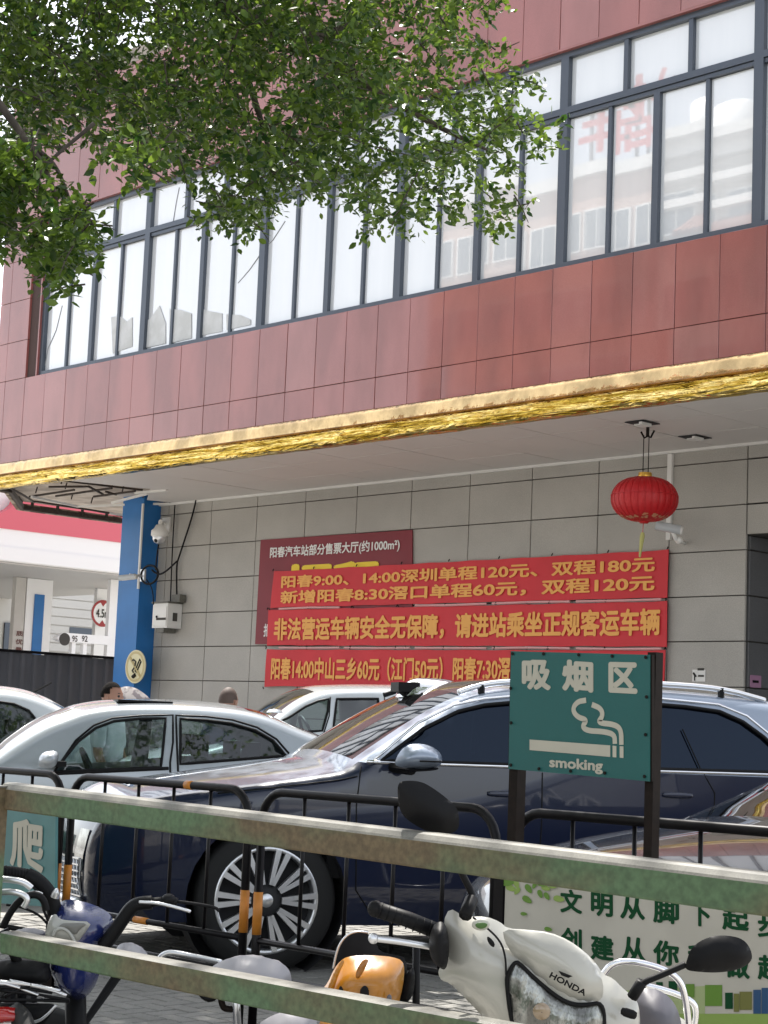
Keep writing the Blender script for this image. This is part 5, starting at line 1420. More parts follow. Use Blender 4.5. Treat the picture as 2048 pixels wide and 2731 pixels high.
for q, (x, y, a, L, m__) in enumerate(((318, 330, .4, 60, 1), (345, 305, 1.2, 55, 1), (350, 345, 2.2, 45, 1), (300, 300, 0, 70, 0), (410, 333, 1.0, 55, 0), (402, 390, .6, 58, 0), (440, 315, 2.0, 40, 0), (470, 360, 1.2, 46, 0), (500, 330, .3, 50, 1), (505, 372, 1.0, 46, 0), (540, 320, 0, 45, 1), (568, 386, .2, 60, 1), (385, 464, .1, 36, 0), (512, 544, .2, 42, 0), (480, 305, .2, 60, 0))):
    leafprint(x, y, a, L, m_lf2 if m__ else m_lf1, q)
for q, (x0, x1, y0, y1, m__) in enumerate(((1330, 1420, 835, 945, m_lf1), (1435, 1475, 875, 960, m_gpr), (1510, 1575, 870, 965, m_olive), (1582, 1622, 860, 985, m_navyp), (1625, 1660, 850, 985, m_navyp), (1230, 1275, 830, 900, m_lf1), (1140, 1185, 815, 870, m_gpr), (1075, 1110, 820, 850, m_gpr), (1480, 1508, 880, 975, m_olive), (1700, 1760, 880, 985, m_navyp))):
    P = pset([R6(x0, y1), R6(x1, y1), R6(x1, y0), R6(x0, y0)], YK-.0015-.0002*q); mesh('skyline_print', P, [(0, 1, 2, 3)], m__, kb_)
P = pset([R6(900, 985), R6(1800, 985), R6(1800, 1100), R6(900, 1100)], YK-.001); P[2].z = P[3].z = zbot+.01
mesh('grass_print', [P[3], P[2], P[1], P[0]], [(0, 1, 2, 3)], m_lf2, kb_)
P = pset([R6(800, 870), R6(1330, 840), R6(1330, 985), R6(800, 985)], YK-.0006)
mesh('hill_print', [P[3], P[2], P[1], P[0]], [(0, 1, 2, 3)], M('pale_green_print', (.36, .42, .20), rough=.5), kb_)

# ================================================================== GREEN RAILING IN FRONT
Yr = atD(700, 2168, 4.0).y
gr = empty('green_railing', 'worn green steel railing with two rust spotted rails across the front', 'railing', (onY(700, 2168, Yr).x, Yr, 0))
def rail(tl, bl, tr, br, chn, name='rail'):
    """horizontal box rail through the four photo corners of its front face on the plane Yr, with a bevelled top"""
    a, b, c, d = onY(*tl, Yr), onY(*bl, Yr), onY(*tr, Yr), onY(*br, Yr)
    dv_ = (c-a).normalized(); a2 = a-dv_*.0; 
    n = 60; V = []; F = []; prof = None
    for i in range(n+1):
        t = i/n*1.25; top = a.lerp(c, t); bot = b.lerp(d, t)
        dpt = .05
        ring = [bot+Vector((0, .004, 0)), bot+Vector((0, 0, .004)), top+Vector((0, 0, -chn)), top+Vector((0, .003, -chn*.72)), top+Vector((0, .012, -chn*.2)), top+Vector((0, .022, 0)), top+Vector((0, dpt, 0)), bot+Vector((0, dpt, 0))]
        V += ring
    m8 = 8
    for i in range(n):
        for j in range(m8): F.append((i*m8+j, (i+1)*m8+j, (i+1)*m8+(j+1) % m8, i*m8+(j+1) % m8))
    F.append(tuple(range(m8))); F.append(tuple(reversed([n*m8+k for k in range(m8)])))
    o = mesh(name, V, F, [m_greenrail, m_railtop], gr)
    for p in o.data.polygons:
        if p.index < n*m8 and (p.index % m8) in (2, 3, 4, 5): p.material_index = 1
    return o
rail((0, 2086), (0, 2158), (2048, 2332), (2048, 2446), .017)
rail((0, 2484), (0, 2543), (1300, 2727), (1300, 2820), .004)
a = onY(-34, 2300, Yr).x; b = onY(0, 2300, Yr).x
zt_r = onY(10, 2100, Yr).z
MB().box((a, Yr-.02, 0), (b, Yr+.012, zt_r)).build('post', m_greenrail, gr)
MB().box((a-.003, Yr-.023, zt_r), (b+.003, Yr+.015, zt_r+.004)).build('post_cap', m_railtop, gr)
b2 = onY(2300, 2300, Yr).x; MB().box((b2, Yr+.052, 0), (b2+.05, Yr+.1, 1.0)).build('post', m_greenrail, gr)

# ================================================================== TWO WHEELERS BEHIND THE RAILING
def cp(px, py, D):
    return CAMP+FW*D+cxv*((px-CX)*D/FPX)-cyv*((py-CY)*D/FPX)
def cpl(name, pts, D, front, back, mat, parent, **k):
    s = D/FPX
    return pillow(name, [((p[0]-CX)*s, -(p[1]-CY)*s) for p in pts][::-1], cxv, cyv, CAMP+FW*D, front, back, mat, parent, **k)
def ctube(name, pts, r, mat, parent, sm=2, n=8):
    P = [tuple(cp(*p)) for p in pts]; P = smooth_poly(P, sm, False) if sm else P
    return MB().tube(P, r, n=n).build(name, mat, parent, True)
R4 = lambda x, y: (x/2.37, 2200+y/2.37)
R5b = lambda x, y: (600+x/2.37, 2250+y/2.37)
def ground_under(px, D): p = cp(px, 2600, D); return Vector((p.x, p.y, 0))
def cycle_wheel(e, c, axis, r=.22, w_=.05, name='wheel'):
    R = Vector(axis).normalized().to_track_quat('Z', 'Y').to_matrix()
    o = MB().lathe([(r*.72, -w_*.4), (r*.8, -w_*.5), (r*.95, -w_*.45), (r, 0), (r*.95, w_*.45), (r*.8, w_*.5), (r*.72, w_*.4), (r*.72, -w_*.4)], c, M_=R, n=32).build(name, m_tyre, e, True)
    MB().lathe([(.02, -w_*.3), (r*.74, -w_*.12), (r*.74, w_*.12), (.02, w_*.3)], c, M_=R, n=24).build('rim', m_silverm, o, True)
def disp(o, e): return o
m_cowl = M('off_white_scooter_plastic', (.42, .41, .365), rough=.3, coat=.8, var=.06, vscale=6)
m_yelp = M('orange_yellow_plastic', (.44, .175, .008), rough=.3, coat=.5, var=.25, vscale=7, lo=.35, hi=.65)
m_blup = M('dark_blue_scooter_plastic', (.012, .02, .10), rough=.22, coat=1.0)
m_lensc = M('clear_headlight_lens', (.34, .35, .33), rough=.12, metal=.5, col2=(.12, .12, .11), vscale=38, lo=.40, hi=.62, coat=1, bump=.5, bscale=60, stretch=(1, 1, .35))
m_tail = M('red_tail_light', (.35, .01, .01), rough=.15, coat=1)
m_seatl = M('light_grey_seat', (.30, .29, .31), rough=.4)
# --- white scooter
DH = 3.75
g = ground_under(1480, DH)
ho = empty('white_scooter', 'off white scooter with a big headlight and black mirrors at the lower right', 'scooter', g)
cowl = [(1199, 2421), (1231, 2440), (1251, 2445), (1297, 2444), (1333, 2458), (1353, 2476), (1404, 2479), (1466, 2486), (1517, 2507), (1558, 2537), (1589, 2568), (1609, 2599), (1635, 2609), (1660, 2635), (1691, 2660), (1704, 2681), (1708, 2731), (1700, 2850), (1560, 2960), (1400, 2960), (1335, 2800), (1300, 2731), (1275, 2697), (1233, 2655), (1199, 2621), (1178, 2616), (1168, 2598), (1172, 2580), (1187, 2570), (1191, 2535), (1189, 2503), (1182, 2457)]
cpl('cowl', cowl, DH, .078, .10, m_cowl, ho, sm=1, r=.07, grid=.011, smooth_it=22)
pan = [(1340, 2478), (1404, 2482), (1466, 2490), (1514, 2511), (1553, 2540), (1583, 2572), (1603, 2603), (1611, 2640), (1604, 2668), (1568, 2677), (1527, 2677), (1486, 2657), (1430, 2611), (1389, 2570), (1366, 2545), (1345, 2510)]
cpl('front_panel', pan, DH-.062, .036, .03, m_cowl, ho, sm=1, r=.07, grid=.010, smooth_it=10)
hl = [(1374, 2563), (1389, 2573), (1430, 2614), (1486, 2660), (1527, 2680), (1568, 2680), (1606, 2673), (1614, 2731), (1600, 2830), (1400, 2830), (1364, 2731), (1351, 2624), (1353, 2599)]
hlo = cpl('headlight', hl, DH-.080, .022, .03, m_lensc, ho, sm=1, r=.06, grid=.010)
MB().tube([cp(x, y, DH-.084) for x, y in smooth_poly(hl, 2)], .0045, n=6, closed=True).build('headlight_seal', m_plast, hlo, True)
MB().lathe([(.001, .0), (.014, .0), (.018, -.006)], cp(1445, 2700, DH-.106), M_=(-FW).to_track_quat('Z', 'Y').to_matrix(), n=20).build('bulb', M('bulb_amber', (.30, .22, .14), rough=.2, coat=1), hlo, True)
# lettering along the panel, sloping down to the right
def tilt_text(body, px, py, ang, L, Hh, D, mat, parent, bold=.02, sh=0):
    u = (cxv*math.cos(ang)-cyv*math.sin(ang)); v = (cyv*math.cos(ang)+cxv*math.sin(ang))
    s = D/FPX; return lettering(body, cp(px, py, D), u, v, L*s, Hh*s, mat, parent, bold, .001)
tilt_text('HONDA', 1463, 2606, math.radians(28), 108, 17, DH-.105, m_plast, ho, .035)
for k in range(4): ctube('wing_mark', [(1490+k*2, 2590+k*3.2, DH-.106), (1526-k*3, 2605+k*1.2-1, DH-.106)], .0011, m_plast, ho, 0, 4)
cpl('round_sticker', [(1282+24*math.cos(t), 2466+16*math.sin(t)) for t in np.linspace(0, 2*math.pi, 17)[:-1]], DH-.0725, .006, .004, M('sticker_cream', (.46, .46, .40), rough=.5), ho, sm=0, r=.01)
m_stk = M('green_sticker', (.06, .14, .03), rough=.5)
cpl('sticker_print', [(1266, 2466), (1276, 2460), (1300, 2462), (1299, 2472), (1285, 2478), (1272, 2475)], DH-.0800, .001, .001, m_stk, ho, sm=1)
cpl('cap', [(1299, 2497), (1307, 2500), (1320, 2515), (1318, 2528), (1307, 2522), (1299, 2508)], DH-.082, .004, .004, m_plast, ho, sm=1)
cpl('side_marker', [(1655, 2693), (1662, 2685), (1700, 2697), (1698, 2714), (1690, 2720), (1655, 2708)], DH-.078, .006, .01, m_plast, ho, sm=1)
MB().tube([cp(x, y, DH-dd) for x, y, dd in smooth_poly([(1262, 2447, .04), (1300, 2475, .072), (1335, 2510, .086), (1348, 2550, .088), (1350, 2600, .085)], 2, False)], .0022, n=6).build('panel_gap', m_plast, ho, True)
ctube('hand_grip', [(1000, 2424, DH), (1090, 2453, DH), (1172, 2486, DH)], .0165, m_plast, ho, 0, 14)
MB().ball(cp(1001, 2424, DH), .0175, 12, 8).build('grip_end', m_plast, ho, True)
mb = MB()
for k in range(9):
    t = (k+.5)/9; p = cp(1003, 2425, DH).lerp(cp(1172, 2486, DH), t); q = cp(1003, 2425, DH).lerp(cp(1172, 2486, DH), t+.012); mb.tube([p, q], .0182, n=12)
mb.build('grip_ring', m_plast, ho, True)
cpl('grip_collar', [(1150, 2476), (1170, 2456), (1188, 2462), (1197, 2500), (1198, 2545), (1190, 2588), (1172, 2582), (1150, 2560), (1142, 2520)], DH-.04, .045, .05, m_plast, ho)
ctube('brake_lever', [(998, 2503, DH-.03), (1060, 2510, DH-.03), (1110, 2518, DH-.03), (1160, 2527, DH-.02)], .0072, m_silverm, ho)
MB().ball(cp(996, 2503, DH-.03), .0115, 12, 8).build('lever_end', m_silverm, ho, True)
mr1 = [R2(*q) for q in ((953, 760), (957, 705), (985, 688), (1080, 690), (1150, 728), (1230, 788), (1285, 840), (1297, 900), (1292, 962), (1240, 985), (1150, 985), (1060, 940), (1000, 900), (965, 850))]
wm = cpl('wing_mirror', mr1, DH-.02, .022, .02, m_plast, ho, sm=2)
ctube('mirror_stem', [(1185, 2210, DH), (1215, 2280, DH), (1233, 2334, DH), (1262, 2385, DH), (1252, 2420, DH-.02), (1238, 2447, DH-.05)], .0075, m_plast, ho)
ctube('stem_boot', [(1258, 2398, DH-.01), (1240, 2443, DH-.05)], .014, m_plast, ho, 0)
mr2 = [R6(*q) for q in ((1232, 715), (1255, 645), (1315, 597), (1400, 573), (1500, 583), (1552, 615), (1580, 680), (1566, 722), (1500, 757), (1400, 772), (1300, 768), (1225, 757))]
cpl('wing_mirror', mr2, DH-.05, .022, .02, m_plast, ho, sm=2)
ctube('mirror_stem', [(1829, 2572, DH-.04), (1760, 2602, DH-.04), (1715, 2620, DH-.04), (1690, 2652, DH-.03)], .0068, m_plast, ho)
ctube('stem_boot', [(1712, 2618, DH-.04), (1686, 2660, DH-.03)], .012, m_plast, ho, 0)
ctube('rear_rack', [(1608, 2600, 4.35), (1634, 2567, 4.35), (1690, 2563, 4.35), (1765, 2582, 4.35), (1805, 2605, 4.35), (1824, 2640, 4.35), (1836, 2720, 4.35), (1838, 2800, 4.35)], .0085, m_chrome, ho)
ctube('rear_rack', [(1720, 2628, 4.5), (1790, 2645, 4.5), (1848, 2670, 4.5), (1858, 2700, 4.5), (1846, 2760, 4.5), (1842, 2800, 4.5)], .0085, m_chrome, ho)
cpl('seat', [(1690, 2640), (1740, 2633), (1785, 2655), (1812, 2700), (1822, 2760), (1815, 2830), (1680, 2830)], 4.25, .08, .10, m_greyseat, ho)
b = g
cpl('leg_shield', [(1380, 2900), (1620, 2900), (1640, 3050), (1600, 3350), (1530, 3420), (1470, 3420), (1400, 3350), (1360, 3050)], DH+.05, .06, .05, m_cowl, ho)
ax = cxv.copy(); ax.z = 0
cycle_wheel(ho, cp(1490, 2600, DH-.15)*1.0*Vector((1, 1, 0)).to_tuple()[0] if False else Vector((cp(1490, 2600, DH-.12).x, cp(1490, 2600, DH-.12).y, .22)), ax)
rearc = cp(1640, 2600, DH+1.15); cycle_wheel(ho, Vector((rearc.x, rearc.y, .22)), ax)
p0 = cp(1560, 2600, DH+.25); p1 = cp(1640, 2600, DH+1.2)
MB().tube([(p0.x, p0.y, .27), (p1.x, p1.y, .36)], .09, n=12).tube([Vector((p1.x, p1.y, .36)), cp(1760, 2790, 4.35)], .09, n=12).tube([Vector((g.x, g.y, .28)), Vector((p0.x, p0.y, .27))], .08, n=12).build('floor_frame', m_cowl, ho, True)
# --- scooter with the yellow child seat
DYs = 4.55
g = ground_under(980, DYs)
ys_ = empty('child_seat_scooter', 'scooter carrying a glossy orange yellow child seat, half hidden by the lower rail', 'scooter', g)
yo = [R5b(*q) for q in ((610, 925), (650, 880), (690, 790), (730, 740), (770, 715), (860, 705), (960, 706), (1060, 716), (1120, 738), (1136, 790), (1125, 900), (1098, 1010), (1080, 1150), (950, 1200), (700, 1180), (620, 1020))]
cpl('child_seat', yo, DYs, .09, .08, m_yelp, ys_, sm=1, r=.06, grid=.012)
cpl('seat_fold', [R5b(*q) for q in ((640, 930), (690, 800), (735, 735), (760, 740), (720, 820), (690, 920), (672, 940))], DYs-.06, .03, .02, m_yelp, ys_)
cpl('seat_dent', [R5b(*q) for q in ((820, 850), (840, 770), (880, 725), (915, 735), (880, 800), (850, 855))], DYs-.082, .012, .005, M('deep_orange_plastic', (.30, .11, .01), rough=.3, coat=.5), ys_)
for q in (((715, 940), (722, 905), (735, 898), (750, 925), (748, 950)), ((850, 950), (858, 912), (885, 893), (908, 915), (912, 965), (880, 980))):
    cpl('dark_spot', [R5b(*p) for p in q], DYs-.098, .004, .004, m_plast, ys_, sm=1)
cpl('dark_spot', [R5b(*p) for p in ((1018, 990), (1025, 960), (1040, 950), (1055, 965), (1052, 1000))], DYs-.094, .004, .004, m_greyseat, ys_, sm=1)
bo_ = [R5b(*q) for q in ((682, 800), (700, 700), (725, 630), (770, 578), (840, 556), (910, 568), (945, 610), (975, 680), (1060, 700), (1150, 720), (1150, 900), (1100, 1050), (720, 1050))]
cpl('backrest', bo_, DYs+.16, .03, .05, m_plast, ys_, sm=1)
ctube('backrest_glint', [(*R5b(*q), DYs+.13) for q in ((684, 790), (704, 690), (730, 625), (775, 574), (840, 552), (905, 562))], .003, m_silverm, ys_)  # highlight along the backrest edge, drawn as a thin bright tube
ctube('frame_tube', [(*R5b(1210, 640), DYs+.2), (*R5b(1207, 1035), DYs+.2), (*R5b(1200, 1300), DYs+.2)], .010, m_plast, ys_, 0)
cpl('side_cover', [R5b(*q) for q in ((1130, 850), (1185, 770), (1205, 830), (1190, 960), (1150, 1010), (1110, 1000))], DYs+.15, .02, .02, m_plast, ys_)
cpl('tail_cover', [R5b(*q) for q in ((200, 1145), (290, 1088), (380, 1057), (470, 1068), (575, 1085), (590, 1200), (560, 1400), (260, 1400))], DYs-.25, .05, .10, m_seatl, ys_, sm=1)
cpl('orange_cover', [R5b(*q) for q in ((588, 1095), (700, 1110), (800, 1135), (810, 1300), (600, 1300))], DYs-.15, .03, .08, m_yelp, ys_, sm=1)
c0 = cp(760, 2600, DYs-.1); c1 = cp(1150, 2600, DYs+.35)
cycle_wheel(ys_, Vector((c0.x, c0.y, .22)), FW.cross(Vector((0, 0, 1))).cross(Vector((0, 0, 1))), .22); cycle_wheel(ys_, Vector((c1.x, c1.y, .22)), FW.cross(Vector((0, 0, 1))).cross(Vector((0, 0, 1))), .22)
MB().tube([(c0.x, c0.y, .30), (c1.x, c1.y, .30)], .07, n=10).tube([((c0.x+c1.x)/2, (c0.y+c1.y)/2, .3), cp(960, 2750, DYs)], .06, n=10).build('floor_frame', m_plast, ys_, True)
# --- bicycle with grey saddle
DB = 4.95
g = ground_under(640, DB)
bi = empty('electric_bicycle', 'electric bicycle with a broad grey saddle in front of the suv wheel', 'bicycle', g)
so_ = [(548, 2598), (566, 2576), (600, 2558), (640, 2549), (690, 2549), (735, 2560), (765, 2577), (778, 2602), (776, 2632), (740, 2655), (600, 2650), (556, 2625)]
cpl('saddle', so_, DB, .10, .12, m_seatl, bi, r=.07)
ctube('saddle_post', [(628, 2640, DB), (631, 2700, DB), (636, 2790, DB+.02), (640, 2900, DB+.02)], .012, m_silverm, bi, 0)
cpl('saddle_base', [R4(*q) for q in ((1240, 1050), (1300, 1062), (1385, 1085), (1350, 1120), (1300, 1118), (1262, 1090))], DB, .02, .02, m_plast, bi, sm=1)
ctube('saddle_spring', [(588, 2655, DB), (592, 2680, DB), (600, 2692, DB), (640, 2690, DB)], .009, m_brown, bi)
ctube('carrier_loop', [(422, 2562, DB+.1), (430, 2549, DB+.1), (445, 2541, DB+.1), (464, 2540, DB+.1), (510, 2549, DB+.1), (590, 2566, DB+.05)], .0075, m_silverm, bi)
cpl('front_lamp', [(306, 2545), (310, 2528), (320, 2517), (338, 2513), (362, 2518), (382, 2530), (396, 2548), (398, 2562), (350, 2562)], DB+.15, .05, .05, m_seatl, bi)
c0 = cp(330, 2600, DB+.2); c1 = cp(640, 2600, DB+.6); axb = FW.cross(Vector((0, 0, 1))).cross(Vector((0, 0, 1)))
c0 = cp(420, 2600, DB+1.25) if False else cp(120, 2600, DB+.25); c1 = cp(900, 2600, DB+.05)
cycle_wheel(bi, Vector((c1.x, c1.y, .24)), axb, .24); cycle_wheel(bi, Vector((c0.x, c0.y, .24)), axb, .24)
MB().tube([(c1.x, c1.y, .24), cp(640, 2880, DB+.02), (c0.x, c0.y, .24), cp(345, 2555, DB+.18)], .016, n=8).build('frame', m_plast, bi, True)
# --- blue scooter at the left
DBl = 4.95
g = ground_under(180, DBl)
bs = empty('blue_scooter', 'dark blue electric scooter with a pale emblem and black handlebar at the lower left', 'scooter', g)
body = [R4(*q) for q in ((290, 700), (298, 630), (325, 570), (355, 520), (395, 474), (470, 474), (560, 492), (640, 525), (700, 565), (722, 620), (705, 690), (650, 760), (640, 860), (625, 960), (590, 1040), (520, 1110), (430, 1085), (360, 1020), (318, 930), (300, 800))]
cpl('front_body', body, DBl, .10, .10, m_blup, bs, sm=1, r=.07, grid=.014)
emb = [R4(*q) for q in ((350, 556), (376, 596), (450, 606), (582, 612), (540, 680), (490, 742), (430, 742), (350, 730), (282, 712), (296, 640), (318, 590))]
m_emb = M('pale_plastic_emblem', (.36, .36, .33), rough=.3, coat=.6)
cpl('emblem', emb, DBl-.098, .018, .02, m_emb, bs, sm=1)
cpl('emblem_inset', [R4(*q) for q in ((385, 625), (440, 618), (560, 622), (505, 660), (478, 700), (440, 668), (410, 655), (360, 660))], DBl-.116, .006, .01, M('emblem_grey', (.16, .16, .15), rough=.35), bs, sm=1)
ctube('emblem_ring', [(*R4(*q), DBl-.118) for q in ((335, 700), (350, 665), (390, 650), (430, 670), (455, 705), (470, 740))], .005, m_emb, bs)
ctube('headset', [(*R4(650, 770), DBl-.06), (*R4(720, 680), DBl-.06), (*R4(780, 590), DBl-.06), (*R4(830, 520), DBl-.06), (*R4(880, 496), DBl-.06), (*R4(960, 490), DBl-.06)], .019, m_plast, bs)
ctube('hand_grip', [(*R4(960, 490), DBl-.06), (*R4(1060, 478), DBl-.06), (*R4(1120, 490), DBl-.06)], .013, m_plast, bs, 1)
MB().ball(cp(*R4(1065, 472), DBl-.06), .02, 12, 8, (1, 1, .8)).build('switch_box', m_plast, bs, True)
ctube('brake_lever', [(*R4(880, 488), DBl-.09), (*R4(990, 492), DBl-.10), (*R4(1090, 515), DBl-.10), (*R4(1205, 548), DBl-.10)], .0045, m_silverm, bs)
ctube('brake_lever', [(*R4(1100, 482), DBl-.06), (*R4(1230, 498), DBl-.06), (*R4(1360, 520), DBl-.05), (*R4(1385, 545), DBl-.05)], .0045, m_plast, bs)
ctube('mirror_arm', [(*R4(345, 560), DBl-.02), (*R4(330, 470), DBl-.02), (*R4(290, 400), DBl-.02), (*R4(230, 345), DBl-.02), (*R4(170, 315), DBl-.02)], .021, m_plast, bs)
ctube('hand_grip', [(*R4(180, 318), DBl-.02), (*R4(100, 300), DBl-.02), (*R4(20, 295), DBl-.02)], .016, m_plast, bs, 1)
mb = MB()
for k in range(8):
    a = cp(*R4(175, 318), DBl-.02).lerp(cp(*R4(20, 294), DBl-.02), k/8); mb.tube([a, a+cxv*-.004], .018, n=12)
mb.build('grip_ring', m_plast, bs, True)
for q, r_ in ((((345, 460), (355, 430), (370, 425)), .012), (((180, 440), (230, 430), (265, 445)), .008)): ctube('lever_mount', [(*R4(*p), DBl-.05) for p in q], r_, m_silverm, bs)
ctube('brake_cable', [(*R4(*q), DBl-.04) for q in ((40, 505), (120, 515), (200, 545), (260, 580), (310, 640))], .0035, m_plast, bs)
ctube('brake_cable', [(*R4(*q), DBl-.04) for q in ((150, 370), (210, 390), (260, 450), (275, 540), (300, 600))], .0035, m_plast, bs)
c0 = cp(230, 2600, DBl+.05); c1 = cp(60, 2600, DBl+1.1)
axs = (c1-c0).cross(Vector((0, 0, 1)))
cycle_wheel(bs, Vector((c0.x, c0.y, .2)), axs, .2); cycle_wheel(bs, Vector((c1.x, c1.y, .2)), axs, .2)
MB().tube([cp(200, 2620, DBl+.03), (c0.x, c0.y, .22)], .03, n=8).tube([(c0.x, c0.y, .28), (c1.x, c1.y, .28), (c1.x, c1.y, .5)], .06, n=8).build('frame', m_plast, bs, True)
# --- bike at the left edge with rear rack and red light
DR = 4.72
g = ground_under(40, DR)
rk = empty('black_bicycle', 'black bicycle with a wire rear rack and red tail light in the bottom left corner', 'bicycle', g)
for q in (((-40, 985), (100, 1000), (250, 1020), (380, 1050)), ((-40, 1000), (60, 1005), (280, 1090)), ((0, 1045), (180, 1065), (440, 1108)), ((-20, 1110), (200, 1105), (440, 1115)), ((60, 985), (160, 1005), (330, 1045), (420, 1080)), ((30, 1085), (120, 1040), (200, 1010)), ((-20, 1025), (150, 1030), (330, 1060))):
    ctube('rack_wire', [(*R4(*p), DR) for p in q], .0045, m_silverm if q[0][1] < 1001 else m_plast, rk, 1, 6)
cpl('tail_light', [R4(*q) for q in ((-60, 1150), (40, 1148), (120, 1160), (160, 1190), (150, 1235), (60, 1250), (-60, 1250))], DR-.02, .03, .03, m_tail, rk, sm=1)
cpl('rear_mudguard', [R4(*q) for q in ((-60, 1125), (200, 1130), (330, 1128), (360, 1150), (300, 1230), (240, 1300), (-60, 1320))], DR+.06, .03, .05, m_plast, rk, sm=1)
ctube('guard_stay', [(*R4(*q), DR-.01) for q in ((-30, 1252), (150, 1252), (240, 1245), (300, 1200), (355, 1140))], .004, m_silverm, rk)
cpl('saddle_bag', [R4(*q) for q in ((-60, 870), (80, 850), (250, 862), (310, 880), (320, 1000), (200, 1010), (-60, 985))], DR+.12, .05, .10, m_plast, rk, sm=1)
ctube('frame_arc', [(*R4(*q), DR+.12) for q in ((20, 640), (60, 560), (110, 490), (170, 445), (240, 440), (280, 480), (290, 540))], .010, m_plast, rk)
ctube('frame_arc', [(*R4(*q), DR+.10) for q in ((-20, 430), (60, 420), (140, 435), (180, 470), (150, 520))], .009, m_silverm, rk)
ctube('handlebar', [(*R4(*q), DR+.10) for q in ((-40, 340), (60, 345), (150, 360), (200, 400))], .009, m_silverm, rk)
cpl('front_basket_lid', [R4(*q) for q in ((60, 690), (110, 660), (200, 652), (290, 672), (290, 700), (180, 730))], DR+.3, .02, .03, m_seatl, rk, sm=1)
c0 = cp(60, 2600, DR-.0); c1 = cp(-120, 2600, DR+.9); axs = (c1-c0).cross(Vector((0, 0, 1)))
cycle_wheel(rk, Vector((c0.x, c0.y, .28)), axs, .28, .04); cycle_wheel(rk, Vector((c1.x, c1.y, .28)), axs, .28, .04)
MB().tube([(c0.x, c0.y, .28), cp(60, 2600, DR+.12), (c1.x, c1.y, .28)], .014, n=8).tube([cp(60, 2600, DR+.12), cp(10, 2480, DR+.12)], .014, n=8).build('frame', m_plast, rk, True)

# ================================================================== BUILDINGS ACROSS THE STREET (seen in the window reflections)
YM = 16.0; YV = 52.0; YO = 2*YM-YV
def mv(px, py): p = onY(px, py, YV); return p
m_pinkw = M('pink_render', (.50, .34, .27), rough=.85, var=.12, vscale=.4, lo=.3, hi=.7)
m_beige = M('beige_render', (.52, .48, .42), rough=.85, var=.12, vscale=.4)
m_win = M('window_dark_glass', (.05, .07, .08), rough=.1, coat=.5)
m_rtile = M('terracotta_roof', (.30, .11, .06), rough=.8, var=.3, vscale=8)
def block(name, label, x0, x1, h, d, wall, rows_=5, cols=6, y=YO, win_w=1.4, win_h=1.6, z0=4.0):
    e = empty(name, label, 'building', ((x0+x1)/2, y-d/2, 0))
    MB().box((x0, y-d, 0), (x1, y, h)).build('wall', wall, e)
    MB().box((x0-.25, y-d-.2, h), (x1+.25, y+.25, h+.5)).build('parapet', m_white, e)
    dx = (x1-x0)/cols; dz = (h-z0-.6)/rows_
    me = bpy.data.meshes.new('window'); b_ = MB().box((-win_w/2, -.02, -win_h/2), (win_w/2, .06, win_h/2)); me.from_pydata([tuple(v) for v in b_.V], [], b_.F); me.materials.append(m_white)
    mp_ = bpy.data.meshes.new('pane'); b_ = MB().box((-win_w/2+.08, .062, -win_h/2+.08), (-.04, .075, win_h/2-.08)).box((.04, .062, -win_h/2+.08), (win_w/2-.08, .075, win_h/2-.08)); mp_.from_pydata([tuple(v) for v in b_.V], [], b_.F); mp_.materials.append(m_win)
    for r_ in range(rows_):
        for c_ in range(cols):
            o = inst('window', me, (x0+(c_+.5)*dx, y, z0+(r_+.5)*dz), e)
            p = bpy.data.objects.new('pane', mp_); COL.objects.link(p); p.parent = o; RM[p.name] = RM[e.name]
    MB().box((x0+.3, y+.0, 0), (x1-.3, y+.05, 3.2)).build('shop_front', m_win, e)
    return e
a = mv(1175, 700); b = mv(1743, 432); c = mv(1470, 470)
A_ = block('apartment_building', 'pink rendered apartment block across the street with red roof letters', a.x, b.x, mv(1640, 455).z, 12, m_pinkw, 6, 7)
m_rl = M('red_roof_letter', (.45, .05, .04), rough=.5)
for k, (p, q, ch) in enumerate((((1535, 470), (1612, 365), '车'), ((1640, 432), (1690, 320), '站'))):
    p0 = mv(*p); p1 = mv(*q); s_ = lettering(ch, (p1.x if False else max(p0.x, p1.x)+.6, YO-1, mv(1640, 455).z+1.3), (-1, 0, 0), UZ, 2.6, 2.6, m_rl, A_, .015)
    MB().tube([(p0.x+.0, YO-1.2, mv(1640, 455).z+.5), (p0.x, YO-1.2, mv(1640, 455).z+3.5)], .08).tube([(p0.x+1.3, YO-1.2, mv(1640, 455).z+.5), (p0.x+1.3, YO-1.2, mv(1640, 455).z+3.5)], .08).build('letter_frame', m_rust, A_)
a = mv(1770, 500); b = mv(2100, 400)
hB_ = mv(1880, 420).z
B_ = block('apartment_building', 'beige apartment house across the street with a steel water tank and tiled awning', a.x, b.x+3, hB_, 10, m_beige, 6, 4, win_w=1.7)
MB().box((a.x-.5, YO-.2, hB_+.5), (b.x+3.5, YO+.8, hB_+.9)).box((a.x-.3, YO, hB_-1.0), (b.x+3, YO+.5, hB_-.7)).box((a.x-.3, YO, hB_-2.0), (b.x+3, YO+.45, hB_-1.7)).build('cornice', m_white, B_)
tk = mv(1830, 345); MB().lathe([(.001, 2.2), (.5, 2.1), (1.05, 1.8), (1.05, 0), (.001, 0)], (tk.x, YO-2.5, hB_+.9), n=24).build('water_tank', m_canw, B_, True)
rr0 = mv(1895, 400); V = []
mb = MB()
for k in range(24):
    x = rr0.x+k*.3; mb.tube([(x, YO+.05, hB_-2.4), (x, YO+1.5, hB_-3.4)], .12, n=6)
mb.build('roof_tile', m_rtile, B_)
mb = MB()
for k in range(14): mb.box((rr0.x+3.2+k*.22, YO+.9, hB_-7), (rr0.x+3.26+k*.22, YO+.95, hB_-4.2))
